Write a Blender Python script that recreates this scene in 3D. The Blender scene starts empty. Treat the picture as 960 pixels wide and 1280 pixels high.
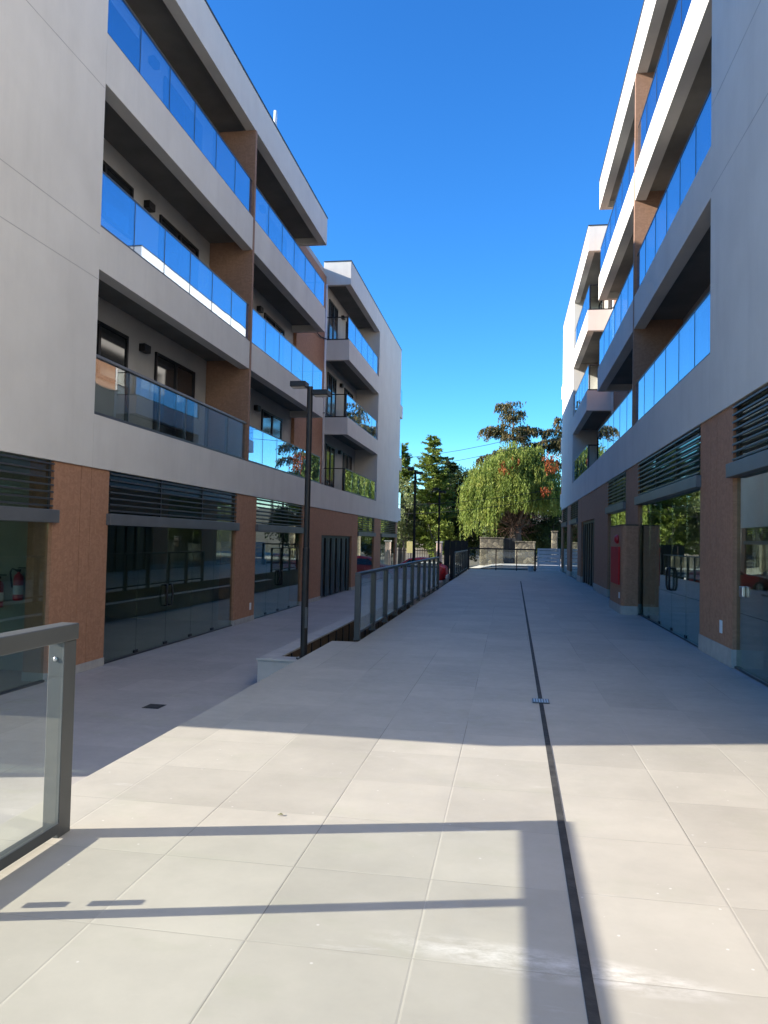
import bpy, bmesh, math, random
import numpy as np
from mathutils import Vector, Matrix

random.seed(7)
RNG = np.random.default_rng(7)
C = bpy.context.scene.collection
scene = bpy.context.scene

# ------------------------------------------------------------------ camera
cam_d = bpy.data.cameras.new('camera')
cam_o = bpy.data.objects.new('camera', cam_d)
C.objects.link(cam_o)
cam_d.sensor_fit = 'HORIZONTAL'
cam_d.sensor_width = 36.0
cam_d.lens = 36.0
cam_d.clip_start = 0.05
cam_d.clip_end = 2000
_r = Vector((0.98668652, 0.16127454, 0.02098167))
_u = -Vector((0.01486599, 0.0390346, -0.99912727))
_b = -Vector((-0.1619528, 0.98613732, 0.03611741))
M = Matrix((( _r[0], _u[0], _b[0], 0.0), (_r[1], _u[1], _b[1], 0.0), (_r[2], _u[2], _b[2], 1.63), (0, 0, 0, 1)))
cam_o.matrix_world = M
scene.camera = cam_o

# ------------------------------------------------------------------ sky, sun, exposure
SKY_P = (1.3, 0.8)
SUN_EL = math.radians(21.8)
SUN_ROT = math.atan2(-0.965, -0.262)
w = bpy.data.worlds.new('World')
scene.world = w
w.use_nodes = True
wn = w.node_tree.nodes
sky = wn.new('ShaderNodeTexSky')
sky.sky_type = 'NISHITA'
sky.sun_disc = False
sky.sun_elevation = SUN_EL
sky.sun_rotation = SUN_ROT
sky.altitude = 600
sky.air_density = 1.0
sky.dust_density = 0.1
sky.ozone_density = 3.0
# a cleaner, deeper blue: red and green fall off with their share of the blue
_sep = wn.new('ShaderNodeSeparateColor')
_cmb = wn.new('ShaderNodeCombineColor')
w.node_tree.links.new(sky.outputs[0], _sep.inputs[0])


def _m(op, a, b_):
    n_ = wn.new('ShaderNodeMath')
    n_.operation = op
    for q_, v_ in zip(n_.inputs, (a, b_)):
        if hasattr(v_, 'links'):
            w.node_tree.links.new(v_, q_)
        else:
            q_.default_value = v_
    return n_.outputs[0]


for _ch, _p in ((0, SKY_P[0]), (1, SKY_P[1])):
    _rt = _m('MINIMUM', _m('DIVIDE', _sep.outputs[_ch], _m('MAXIMUM', _sep.outputs[2], 1e-6)), 1.0)
    w.node_tree.links.new(_m('MULTIPLY', _sep.outputs[_ch], _m('POWER', _rt, _p)), _cmb.inputs[_ch])
w.node_tree.links.new(_sep.outputs[2], _cmb.inputs[2])
w.node_tree.links.new(_cmb.outputs[0], wn['Background'].inputs[0])
wn['Background'].inputs[1].default_value = 0.115

sun_d = bpy.data.lights.new('sun', 'SUN')
sun_d.energy = 4.6
sun_d.angle = math.radians(0.5)
sun_d.color = (1.0, 0.93, 0.83)
sun_o = bpy.data.objects.new('sun', sun_d)
C.objects.link(sun_o)
to_sun = Vector((-0.965 * math.cos(SUN_EL), -0.262 * math.cos(SUN_EL), math.sin(SUN_EL)))
sun_o.rotation_euler = to_sun.to_track_quat('Z', 'Y').to_euler()
sun_o.location = (-30, -10, 20)

scene.view_settings.view_transform = 'Standard'
scene.view_settings.look = 'None'
scene.view_settings.gamma = 1.0
scene.view_settings.exposure = 1.5
scene.view_settings.use_curve_mapping = False
scene.cycles.use_denoising = True
scene.cycles.max_bounces = 10
scene.cycles.diffuse_bounces = 5
scene.cycles.glossy_bounces = 5
scene.cycles.transparent_max_bounces = 24
scene.cycles.caustics_reflective = False
scene.cycles.caustics_refractive = False
scene.cycles.sample_clamp_indirect = 6

# ------------------------------------------------------------------ materials
MAT = {}


def newmat(name):
    m = bpy.data.materials.new(name)
    m.use_nodes = True
    nt = m.node_tree
    return m, nt, nt.nodes['Principled BSDF']


def N(nt, typ, **kw):
    n = nt.nodes.new(typ)
    for k, v in kw.items():
        if k.startswith('i_'):
            n.inputs[k[2:]].default_value = v
        else:
            setattr(n, k, v)
    return n


def mixrgb(nt, fac, a, b, mode='MIX'):
    n = nt.nodes.new('ShaderNodeMix')
    n.data_type = 'RGBA'
    n.blend_type = mode
    for sock, val in ((n.inputs[0], fac), (n.inputs[6], a), (n.inputs[7], b)):
        if hasattr(val, 'links'):
            nt.links.new(val, sock)
        elif isinstance(val, (int, float)):
            sock.default_value = val
        else:
            sock.default_value = (*val, 1)
    return n.outputs[2]


def math_n(nt, op, a, b=None, c=None):
    n = nt.nodes.new('ShaderNodeMath')
    n.operation = op
    for i, v in enumerate((a, b, c)):
        if v is None:
            continue
        if hasattr(v, 'links'):
            nt.links.new(v, n.inputs[i])
        else:
            n.inputs[i].default_value = v
    return n.outputs[0]


def ramp(nt, val, stops):
    n = nt.nodes.new('ShaderNodeValToRGB')
    els = n.color_ramp.elements
    els[0].position = stops[0][0]
    els[0].color = (*stops[0][1], 1)
    els[1].position = stops[-1][0]
    els[1].color = (*stops[-1][1], 1)
    for p, c in stops[1:-1]:
        e = els.new(p)
        e.color = (*c, 1)
    nt.links.new(val, n.inputs[0])
    return n.outputs[0]


def geo_pos(nt):
    return nt.nodes.new('ShaderNodeNewGeometry').outputs['Position']


def noise(nt, vec, scale, detail=5, rough=0.55):
    n = nt.nodes.new('ShaderNodeTexNoise')
    n.inputs['Scale'].default_value = scale
    n.inputs['Detail'].default_value = detail
    n.inputs['Roughness'].default_value = rough
    if vec is not None:
        nt.links.new(vec, n.inputs['Vector'])
    return n.outputs['Fac']


def mapping(nt, vec, scale=(1, 1, 1), loc=(0, 0, 0)):
    n = nt.nodes.new('ShaderNodeMapping')
    n.inputs['Scale'].default_value = scale
    n.inputs['Location'].default_value = loc
    nt.links.new(vec, n.inputs['Vector'])
    return n.outputs[0]


def bump(nt, h, strength, dist, bsdf):
    n = nt.nodes.new('ShaderNodeBump')
    n.inputs['Strength'].default_value = strength
    n.inputs['Distance'].default_value = dist
    nt.links.new(h, n.inputs['Height'])
    nt.links.new(n.outputs[0], bsdf.inputs['Normal'])


def noisy(name, c1, c2, scale=3.0, rough=0.8, bscale=0, bstr=0.2, metal=0.0, stretch=(1, 1, 1), spec=None, detail=5):
    m, nt, b = newmat(name)
    p = mapping(nt, geo_pos(nt), stretch)
    f = noise(nt, p, scale, detail)
    col = ramp(nt, f, [(0.3, c1), (0.7, c2)])
    nt.links.new(col, b.inputs['Base Color'])
    b.inputs['Roughness'].default_value = rough
    b.inputs['Metallic'].default_value = metal
    if spec is not None:
        b.inputs['Specular IOR Level'].default_value = spec
    if bscale:
        h = noise(nt, p, bscale, 3)
        bump(nt, h, bstr, 0.01, b)
    MAT[name] = m
    return m


def make_stucco():
    m, nt, b = newmat('stucco')
    p = geo_pos(nt)
    f1 = noise(nt, p, 0.9, 6, 0.6)
    f2 = noise(nt, mapping(nt, p, (6, 6, 0.5)), 1.0, 4, 0.6)
    f3 = noise(nt, p, 14, 4, 0.7)
    c = ramp(nt, f1, [(0.3, (0.63, 0.60, 0.545)), (0.7, (0.71, 0.68, 0.62))])
    f4 = noise(nt, mapping(nt, p, (1.5, 1.5, 0.25), (1.7, 0.3, 0)), 1.0, 8, 0.7)
    c = mixrgb(nt, ramp(nt, f4, [(0.5, (0, 0, 0)), (0.75, (0.4, 0.4, 0.4))]), c, (0.50, 0.475, 0.43))
    c = mixrgb(nt, math_n(nt, 'MULTIPLY', f2, 0.22), c, (0.53, 0.50, 0.45))
    c = mixrgb(nt, math_n(nt, 'MULTIPLY', f3, 0.25), c, (0.60, 0.575, 0.53))
    nt.links.new(c, b.inputs['Base Color'])
    b.inputs['Roughness'].default_value = 0.88
    b.inputs['Specular IOR Level'].default_value = 0.2
    bump(nt, noise(nt, p, 60, 4, 0.7), 0.35, 0.006, b)
    MAT['stucco'] = m


def make_wood(name, c1, c2, bm=(0.5, 0.5)):
    m, nt, b = newmat(name)
    p = geo_pos(nt)
    f = noise(nt, mapping(nt, p, (9, 9, 0.7)), 3.0, 7, 0.65)
    g = noise(nt, p, 1.3, 4)
    s = noise(nt, p, 90, 2, 0.6)
    c = ramp(nt, f, [(0.25, c1), (0.75, c2)])
    c = mixrgb(nt, math_n(nt, 'MULTIPLY', g, 0.3), c, c1)
    q = nt.nodes.new('ShaderNodeTexNoise')
    q.inputs['Scale'].default_value = 7.0
    q.inputs['Detail'].default_value = 6
    q.inputs['Distortion'].default_value = 1.6
    nt.links.new(mapping(nt, p, (1, 1, 1.6)), q.inputs['Vector'])
    c = mixrgb(nt, ramp(nt, q.outputs['Fac'], [(0.42, (0.5, 0.5, 0.5)), (0.6, (0, 0, 0))]), c, tuple(x * 0.78 for x in c1))
    c = mixrgb(nt, ramp(nt, s, [(0.55, (0, 0, 0)), (0.75, (0.35, 0.35, 0.35))]), c, tuple(min(1, x * 1.35) for x in c2))
    nt.links.new(c, b.inputs['Base Color'])
    b.inputs['Roughness'].default_value = 0.75
    b.inputs['Specular IOR Level'].default_value = 0.25
    bump(nt, f, 0.25, 0.006, b)
    MAT[name] = m


def make_glass(name, r0, power, tint, gloss, tintmix=0.0):
    m = bpy.data.materials.new(name)
    m.use_nodes = True
    nt = m.node_tree
    for n in list(nt.nodes):
        if n.type == 'BSDF_PRINCIPLED':
            nt.nodes.remove(n)
    out = nt.nodes['Material Output']
    tr = nt.nodes.new('ShaderNodeBsdfTransparent')
    tr.inputs[0].default_value = (*tint, 1)
    gl = nt.nodes.new('ShaderNodeBsdfGlossy')
    gl.inputs['Color'].default_value = (*gloss, 1)
    gl.inputs['Roughness'].default_value = 0.0
    nz = noise(nt, geo_pos(nt), 0.8, 1)
    bp = nt.nodes.new('ShaderNodeBump')
    bp.inputs['Strength'].default_value = 0.05
    bp.inputs['Distance'].default_value = 0.02
    nt.links.new(nz, bp.inputs['Height'])
    nt.links.new(bp.outputs[0], gl.inputs['Normal'])
    lw = nt.nodes.new('ShaderNodeLayerWeight')
    lw.inputs['Blend'].default_value = 0.5
    f = math_n(nt, 'POWER', lw.outputs['Facing'], power)
    f = math_n(nt, 'MULTIPLY_ADD', f, 1 - r0, r0)
    mx = nt.nodes.new('ShaderNodeMixShader')
    nt.links.new(f, mx.inputs[0])
    nt.links.new(tr.outputs[0], mx.inputs[1])
    nt.links.new(gl.outputs[0], mx.inputs[2])
    nt.links.new(mx.outputs[0], out.inputs['Surface'])
    MAT[name] = m


def make_paving(name, base, tx, ty, ox, oy, stain=True):
    """large square tiles with faint joints, every tile its own tone, dust and wear"""
    m, nt, b = newmat(name)
    p = geo_pos(nt)
    sep = nt.nodes.new('ShaderNodeSeparateXYZ')
    nt.links.new(p, sep.inputs[0])
    ux = math_n(nt, 'DIVIDE', math_n(nt, 'SUBTRACT', sep.outputs[0], ox), tx)
    uy = math_n(nt, 'DIVIDE', math_n(nt, 'SUBTRACT', sep.outputs[1], oy), ty)
    fx = math_n(nt, 'FRACT', ux)
    fy = math_n(nt, 'FRACT', uy)
    ex = math_n(nt, 'MULTIPLY', math_n(nt, 'MINIMUM', fx, math_n(nt, 'SUBTRACT', 1.0, fx)), tx)
    ey = math_n(nt, 'MULTIPLY', math_n(nt, 'MINIMUM', fy, math_n(nt, 'SUBTRACT', 1.0, fy)), ty)
    e = math_n(nt, 'MINIMUM', ex, ey)
    jx = math_n(nt, 'LESS_THAN', ex, 0.0024)
    jy = math_n(nt, 'LESS_THAN', ey, 0.0030)
    cmb = nt.nodes.new('ShaderNodeCombineXYZ')
    nt.links.new(math_n(nt, 'FLOOR', ux), cmb.inputs[0])
    nt.links.new(math_n(nt, 'FLOOR', uy), cmb.inputs[1])
    wn_ = nt.nodes.new('ShaderNodeTexWhiteNoise')
    wn_.noise_dimensions = '3D'
    nt.links.new(cmb.outputs[0], wn_.inputs['Vector'])
    tone = math_n(nt, 'MULTIPLY_ADD', wn_.outputs['Value'], 0.13, 0.935)
    n1 = noise(nt, p, 1.2, 8, 0.65)
    n2 = noise(nt, p, 9, 6, 0.7)
    n3 = noise(nt, mapping(nt, p, (1.6, 3.0, 1)), 1.0, 5, 0.6)
    dark = tuple(x * 0.86 for x in base)
    lite = tuple(min(1, x * 1.08) for x in base)
    c = ramp(nt, n1, [(0.3, dark), (0.68, lite)])
    c = mixrgb(nt, math_n(nt, 'MULTIPLY', n2, 0.25), c, tuple(x * 0.9 for x in base))
    # greenish grime and whitish scuffs
    c = mixrgb(nt, ramp(nt, n3, [(0.55, (0, 0, 0)), (0.72, (0.5, 0.5, 0.5))]), c, (0.36, 0.35, 0.265))
    n4 = noise(nt, mapping(nt, p, (1.1, 4.5, 1), (3.1, 0.4, 0)), 1.0, 8, 0.7)
    c = mixrgb(nt, ramp(nt, n4, [(0.62, (0, 0, 0)), (0.78, (0.45, 0.45, 0.45))]), c, (0.72, 0.70, 0.66))
    if stain:
        dxx = math_n(nt, 'DIVIDE', math_n(nt, 'SUBTRACT', sep.outputs[0], 0.15), 0.75)
        dyy = math_n(nt, 'DIVIDE', math_n(nt, 'SUBTRACT', sep.outputs[1], math_n(nt, 'MULTIPLY_ADD', sep.outputs[0], -0.12, 3.12)), 0.13)
        rr = math_n(nt, 'ADD', math_n(nt, 'MULTIPLY', dxx, dxx), math_n(nt, 'MULTIPLY', dyy, dyy))
        n5 = noise(nt, mapping(nt, p, (5, 12, 1)), 1.0, 8, 0.75)
        k5 = math_n(nt, 'MULTIPLY', math_n(nt, 'SUBTRACT', 1.0, math_n(nt, 'MINIMUM', rr, 1.0)), ramp(nt, n5, [(0.42, (0, 0, 0)), (0.62, (0.75, 0.75, 0.75))]))
        c = mixrgb(nt, k5, c, (0.72, 0.69, 0.63))
    vv = nt.nodes.new('ShaderNodeTexVoronoi')
    vv.inputs['Scale'].default_value = 7
    nt.links.new(p, vv.inputs['Vector'])
    c = mixrgb(nt, ramp(nt, vv.outputs['Distance'], [(0.035, (0.6, 0.6, 0.6)), (0.055, (0, 0, 0))]), c, (0.66, 0.64, 0.60))
    cc = nt.nodes.new('ShaderNodeVectorMath')
    cc.operation = 'SCALE'
    nt.links.new(c, cc.inputs[0])
    nt.links.new(tone, cc.inputs['Scale'])
    c = cc.outputs[0]
    jl = mixrgb(nt, noise(nt, p, 2.2, 3), tuple(x * 0.45 for x in base), tuple(min(1, x * 1.15) for x in base))
    jn = ramp(nt, noise(nt, mapping(nt, p, (0.8, 0.35, 1), (4.2, 1.0, 0)), 1.0, 2), [(0.46, (1, 1, 1)), (0.56, (0, 0, 0))])
    jc = mixrgb(nt, jn, tuple(x * 0.45 for x in base), tuple(min(1, x * 1.06) for x in base))
    c = mixrgb(nt, jx, c, jc)
    c = mixrgb(nt, math_n(nt, 'MULTIPLY', jy, 0.8), c, jl)
    nt.links.new(c, b.inputs['Base Color'])
    r = ramp(nt, n2, [(0.3, (0.48, 0.48, 0.48)), (0.7, (0.68, 0.68, 0.68))])
    nt.links.new(r, b.inputs['Roughness'])
    b.inputs['Specular IOR Level'].default_value = 0.35
    h = math_n(nt, 'MULTIPLY_ADD', math_n(nt, 'MINIMUM', math_n(nt, 'MULTIPLY', e, 120), 1.0), 0.6, math_n(nt, 'MULTIPLY', n2, 0.12))
    bump(nt, h, 0.25, 0.006, b)
    MAT[name] = m


def leaf_mat(name, c1, c2, c3=None, trans=0.35, scale=0.9):
    m = bpy.data.materials.new(name)
    m.use_nodes = True
    nt = m.node_tree
    b = nt.nodes['Principled BSDF']
    out = nt.nodes['Material Output']
    p = geo_pos(nt)
    f = noise(nt, p, scale, 3, 0.6)
    rnd = nt.nodes.new('ShaderNodeTexWhiteNoise')
    rnd.noise_dimensions = '3D'
    sn = nt.nodes.new('ShaderNodeVectorMath')
    sn.operation = 'SNAP'
    sn.inputs[1].default_value = (0.25, 0.25, 0.25)
    nt.links.new(p, sn.inputs[0])
    nt.links.new(sn.outputs[0], rnd.inputs['Vector'])
    v = math_n(nt, 'ADD', math_n(nt, 'MULTIPLY', f, 0.75), math_n(nt, 'MULTIPLY', rnd.outputs['Value'], 0.25))
    stops = [(0.3, c1), (0.65, c2)] if c3 is None else [(0.3, c1), (0.55, c2), (0.75, c3)]
    col = ramp(nt, v, stops)
    nt.links.new(col, b.inputs['Base Color'])
    b.inputs['Roughness'].default_value = 0.6
    b.inputs['Specular IOR Level'].default_value = 0.25
    t = nt.nodes.new('ShaderNodeBsdfTranslucent')
    nt.links.new(col, t.inputs[0])
    mx = nt.nodes.new('ShaderNodeMixShader')
    mx.inputs[0].default_value = trans
    nt.links.new(b.outputs[0], mx.inputs[1])
    nt.links.new(t.outputs[0], mx.inputs[2])
    nt.links.new(mx.outputs[0], out.inputs['Surface'])
    MAT[name] = m


def make_stone_wall():
    m, nt, b = newmat('rubble_stone')
    p = geo_pos(nt)
    v = nt.nodes.new('ShaderNodeTexVoronoi')
    v.inputs['Scale'].default_value = 3.2
    nt.links.new(p, v.inputs['Vector'])
    v2 = nt.nodes.new('ShaderNodeTexVoronoi')
    v2.feature = 'DISTANCE_TO_EDGE'
    v2.inputs['Scale'].default_value = 3.2
    nt.links.new(p, v2.inputs['Vector'])
    f = noise(nt, p, 5, 5)
    sepc = nt.nodes.new('ShaderNodeSeparateColor')
    nt.links.new(v.outputs['Color'], sepc.inputs[0])
    c = ramp(nt, sepc.outputs[0], [(0.0, (0.08, 0.07, 0.05)), (0.5, (0.17, 0.145, 0.10)), (1.0, (0.30, 0.26, 0.18))])
    c = mixrgb(nt, math_n(nt, 'MULTIPLY', f, 0.4), c, (0.10, 0.09, 0.06))
    c = mixrgb(nt, ramp(nt, v2.outputs['Distance'], [(0.02, (1, 1, 1)), (0.06, (0, 0, 0))]), c, (0.07, 0.06, 0.05))
    nt.links.new(c, b.inputs['Base Color'])
    b.inputs['Roughness'].default_value = 0.9
    bump(nt, v2.outputs['Distance'], 0.7, 0.05, b)
    MAT['rubble_stone'] = m


make_stucco()
make_wood('wood_clad', (0.355, 0.182, 0.106), (0.465, 0.250, 0.150))
make_wood('brown_wall', (0.27, 0.16, 0.105), (0.34, 0.205, 0.14))
make_wood('timber_dark', (0.09, 0.06, 0.035), (0.17, 0.115, 0.065))
make_glass('balcony_glass', 0.34, 3.2, (0.62, 0.74, 0.86), (0.80, 0.90, 1.0))
make_glass('clear_glass', 0.11, 4.5, (0.78, 0.84, 0.83), (0.92, 0.96, 1.0))
make_glass('shop_glass', 0.085, 3.9, (0.74, 0.80, 0.77), (0.88, 0.95, 0.92))
make_glass('rail_glass', 0.05, 4.5, (0.955, 0.975, 0.955), (0.95, 1.0, 1.0))
make_paving('deck_tiles', (0.42, 0.39, 0.322), 0.68, 0.715, 0.33, 0.18)
make_paving('walk_tiles', (0.41, 0.38, 0.345), 0.9, 0.9, -3.6, 0.2, False)
make_stone_wall()
noisy('aluminium', (0.028, 0.031, 0.036), (0.040, 0.044, 0.050), 2.0, 0.38, spec=0.5)
noisy('aluminium_grey', (0.095, 0.10, 0.105), (0.125, 0.13, 0.135), 2.0, 0.42, spec=0.5)
noisy('rail_charcoal', (0.050, 0.055, 0.056), (0.070, 0.076, 0.077), 2.0, 0.45)
noisy('steel_black', (0.007, 0.007, 0.008), (0.014, 0.014, 0.016), 3.0, 0.45, spec=0.3)
noisy('louver_metal', (0.035, 0.037, 0.042), (0.055, 0.057, 0.063), 3.0, 0.4)
noisy('plinth_stone', (0.36, 0.34, 0.31), (0.46, 0.44, 0.40), 6.0, 0.7, 40, 0.1)
noisy('concrete', (0.36, 0.345, 0.32), (0.47, 0.45, 0.42), 2.5, 0.85, 40, 0.15)
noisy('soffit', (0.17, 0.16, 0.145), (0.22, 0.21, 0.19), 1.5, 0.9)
noisy('back_wall', (0.40, 0.385, 0.36), (0.47, 0.455, 0.43), 1.5, 0.9, 50, 0.15)
noisy('shop_plaster', (0.30, 0.28, 0.22), (0.38, 0.36, 0.29), 0.9, 0.9, 30, 0.1)
noisy('shop_floor', (0.22, 0.21, 0.20), (0.30, 0.29, 0.28), 1.5, 0.6)
noisy('asphalt', (0.045, 0.045, 0.046), (0.065, 0.064, 0.062), 3.0, 0.9, 60, 0.3)
noisy('soil', (0.10, 0.085, 0.06), (0.17, 0.15, 0.10), 0.6, 0.95, 20, 0.4)
noisy('pale_drive', (0.42, 0.39, 0.34), (0.55, 0.52, 0.46), 1.2, 0.9, 30, 0.2)
noisy('white_paint', (0.68, 0.69, 0.70), (0.78, 0.79, 0.80), 2.0, 0.5)
noisy('white_plastic', (0.75, 0.75, 0.74), (0.82, 0.82, 0.81), 2.0, 0.4)
noisy('red_paint', (0.42, 0.010, 0.015), (0.50, 0.016, 0.02), 2.0, 0.35)
noisy('red_dark', (0.40, 0.02, 0.02), (0.48, 0.03, 0.03), 3.0, 0.7, spec=0.2)
noisy('black_rubber', (0.012, 0.012, 0.012), (0.02, 0.02, 0.02), 5.0, 0.7)
noisy('rim_metal', (0.35, 0.35, 0.36), (0.45, 0.45, 0.46), 5.0, 0.3, metal=0.9)
noisy('brass', (0.5, 0.4, 0.2), (0.6, 0.48, 0.25), 5.0, 0.3, metal=0.9)
noisy('label_white', (0.6, 0.55, 0.5), (0.7, 0.65, 0.6), 5.0, 0.6)
noisy('car_glass', (0.01, 0.012, 0.014), (0.02, 0.022, 0.024), 2.0, 0.05, spec=0.8)
noisy('lamp_red', (0.35, 0.01, 0.01), (0.45, 0.02, 0.02), 5.0, 0.2)
noisy('bark', (0.07, 0.05, 0.035), (0.16, 0.12, 0.09), 5.0, 0.95, 18, 0.7, stretch=(1, 1, 0.3))
noisy('bark_red', (0.10, 0.05, 0.035), (0.20, 0.11, 0.075), 5.0, 0.95)
noisy('bark_grey', (0.08, 0.07, 0.06), (0.15, 0.13, 0.11), 5.0, 0.95, 18, 0.6, stretch=(1, 1, 0.3))
noisy('roof_tile', (0.10, 0.055, 0.04), (0.17, 0.09, 0.06), 6.0, 0.9, 20, 0.4)
noisy('house_wall', (0.42, 0.36, 0.28), (0.52, 0.46, 0.37), 1.5, 0.9)
noisy('slate', (0.05, 0.055, 0.06), (0.08, 0.085, 0.09), 4.0, 0.8)
noisy('pillar_pink', (0.36, 0.26, 0.22), (0.44, 0.33, 0.28), 3.0, 0.9)
noisy('sign_yellow', (0.45, 0.40, 0.16), (0.52, 0.47, 0.2), 3.0, 0.6)
noisy('bucket_blue', (0.30, 0.42, 0.50), (0.38, 0.50, 0.58), 3.0, 0.4)
noisy('cable_black', (0.02, 0.02, 0.02), (0.03, 0.03, 0.03), 3.0, 0.7)
noisy('drain_dark', (0.012, 0.012, 0.012), (0.05, 0.048, 0.044), 8.0, 0.8, 30, 0.4)
noisy('dry_leaf', (0.10, 0.11, 0.04), (0.18, 0.17, 0.07), 9.0, 0.8)
noisy('pane_dark', (0.02, 0.023, 0.026), (0.03, 0.033, 0.036), 1.0, 0.06, spec=0.8)
leaf_mat('leaf_pepper', (0.10, 0.155, 0.03), (0.24, 0.30, 0.06), (0.38, 0.38, 0.09), 0.42, 0.95)
leaf_mat('leaf_red', (0.22, 0.035, 0.015), (0.30, 0.09, 0.02), None, 0.3, 1.5)
leaf_mat('leaf_conifer', (0.09, 0.14, 0.025), (0.20, 0.255, 0.045), (0.30, 0.34, 0.06), 0.3, 0.8)
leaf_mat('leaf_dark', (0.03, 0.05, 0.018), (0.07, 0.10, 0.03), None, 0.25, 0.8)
leaf_mat('leaf_araucaria', (0.045, 0.06, 0.02), (0.12, 0.10, 0.035), (0.28, 0.17, 0.06), 0.25, 1.3)
leaf_mat('leaf_grey', (0.14, 0.18, 0.06), (0.24, 0.27, 0.12), None, 0.3, 0.9)

# ------------------------------------------------------------------ helpers
ORG = {}


class MB:
    def __init__(self):
        self.bm = bmesh.new()

    def box(self, x0, x1, y0, y1, z0, z1):
        x0, x1 = min(x0, x1), max(x0, x1)
        y0, y1 = min(y0, y1), max(y0, y1)
        z0, z1 = min(z0, z1), max(z0, z1)
        v = [self.bm.verts.new(p) for p in ((x0, y0, z0), (x1, y0, z0), (x1, y1, z0), (x0, y1, z0),
                                            (x0, y0, z1), (x1, y0, z1), (x1, y1, z1), (x0, y1, z1))]
        for f in ((3, 2, 1, 0), (4, 5, 6, 7), (0, 1, 5, 4), (1, 2, 6, 5), (2, 3, 7, 6), (3, 0, 4, 7)):
            self.bm.faces.new([v[i] for i in f])
        return self

    def slab(self, pts, nrm, t):
        """a flat polygon given thickness t along nrm"""
        n = Vector(nrm) * t
        a = [self.bm.verts.new(p) for p in pts]
        b = [self.bm.verts.new(Vector(p) + n) for p in pts]
        k = len(pts)
        self.bm.faces.new(a[::-1])
        self.bm.faces.new(b)
        for i in range(k):
            self.bm.faces.new((a[i], a[(i + 1) % k], b[(i + 1) % k], b[i]))
        return self

    def tube(self, pts, r0, r1=None, seg=8, cap=True):
        if r1 is None:
            r1 = r0
        pts = [Vector(p) for p in pts]
        rings = []
        n = len(pts)
        prev = None
        for i, p in enumerate(pts):
            d = (pts[min(i + 1, n - 1)] - pts[max(i - 1, 0)]).normalized()
            ref = Vector((0, 0, 1)) if abs(d.z) < 0.9 else Vector((1, 0, 0))
            a = d.cross(ref).normalized() if prev is None else (prev - d * prev.dot(d)).normalized()
            prev = a
            b = d.cross(a)
            r = r0 + (r1 - r0) * i / max(1, n - 1)
            rings.append([self.bm.verts.new(p + (a * math.cos(t) + b * math.sin(t)) * r)
                          for t in [2 * math.pi * k / seg for k in range(seg)]])
        for i in range(n - 1):
            for k in range(seg):
                self.bm.faces.new((rings[i][k], rings[i][(k + 1) % seg], rings[i + 1][(k + 1) % seg], rings[i + 1][k]))
        if cap:
            self.bm.faces.new(rings[0][::-1])
            self.bm.faces.new(rings[-1])
        return self

    def lathe(self, prof, seg=14, loc=(0, 0, 0), axis='z'):
        rings = []
        for r, h in prof:
            ring = []
            for k in range(seg):
                t = 2 * math.pi * k / seg
                a, b = r * math.cos(t), r * math.sin(t)
                if axis == 'z':
                    q = (a, b, h)
                elif axis == 'y':
                    q = (a, h, b)
                else:
                    q = (h, a, b)
                ring.append(self.bm.verts.new((q[0] + loc[0], q[1] + loc[1], q[2] + loc[2])))
            rings.append(ring)
        for i in range(len(rings) - 1):
            for k in range(seg):
                self.bm.faces.new((rings[i][k], rings[i][(k + 1) % seg], rings[i + 1][(k + 1) % seg], rings[i + 1][k]))
        self.bm.faces.new(rings[0][::-1])
        self.bm.faces.new(rings[-1])
        return self

    def build(self, name, mat, parent=None, bevel=0.0, smooth=False):
        bmesh.ops.recalc_face_normals(self.bm, faces=self.bm.faces)
        if bevel > 0:
            bmesh.ops.bevel(self.bm, geom=list(self.bm.edges), offset=bevel, segments=2, affect='EDGES', profile=0.5, clamp_overlap=True)
        me = bpy.data.meshes.new(name)
        if parent is not None:
            o = ORG[parent]
            bmesh.ops.translate(self.bm, verts=self.bm.verts, vec=(-o[0], -o[1], -o[2]))
        self.bm.to_mesh(me)
        self.bm.free()
        if smooth:
            for p in me.polygons:
                p.use_smooth = True
        me.materials.append(MAT[mat])
        ob = bpy.data.objects.new(name, me)
        C.objects.link(ob)
        if parent is not None:
            ob.parent = parent
            ORG[ob] = ORG[parent]
        else:
            ORG[ob] = (0, 0, 0)
        return ob


def tag(o, label=None, cat=None, group=None, kind=None):
    if label:
        o['label'] = label
    if cat:
        o['category'] = cat
    if group:
        o['group'] = group
    if kind:
        o['kind'] = kind
    return o


def thing(name, label, cat, loc=(0, 0, 0), group=None):
    o = bpy.data.objects.new(name, None)
    C.objects.link(o)
    o.location = loc
    ORG[o] = tuple(loc)
    return tag(o, label, cat, group)


def copy_tree(o, parent=None):
    c = o.copy()
    C.objects.link(c)
    if parent is not None:
        c.parent = parent
    for ch in list(o.children):
        copy_tree(ch, c)
    return c


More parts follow.
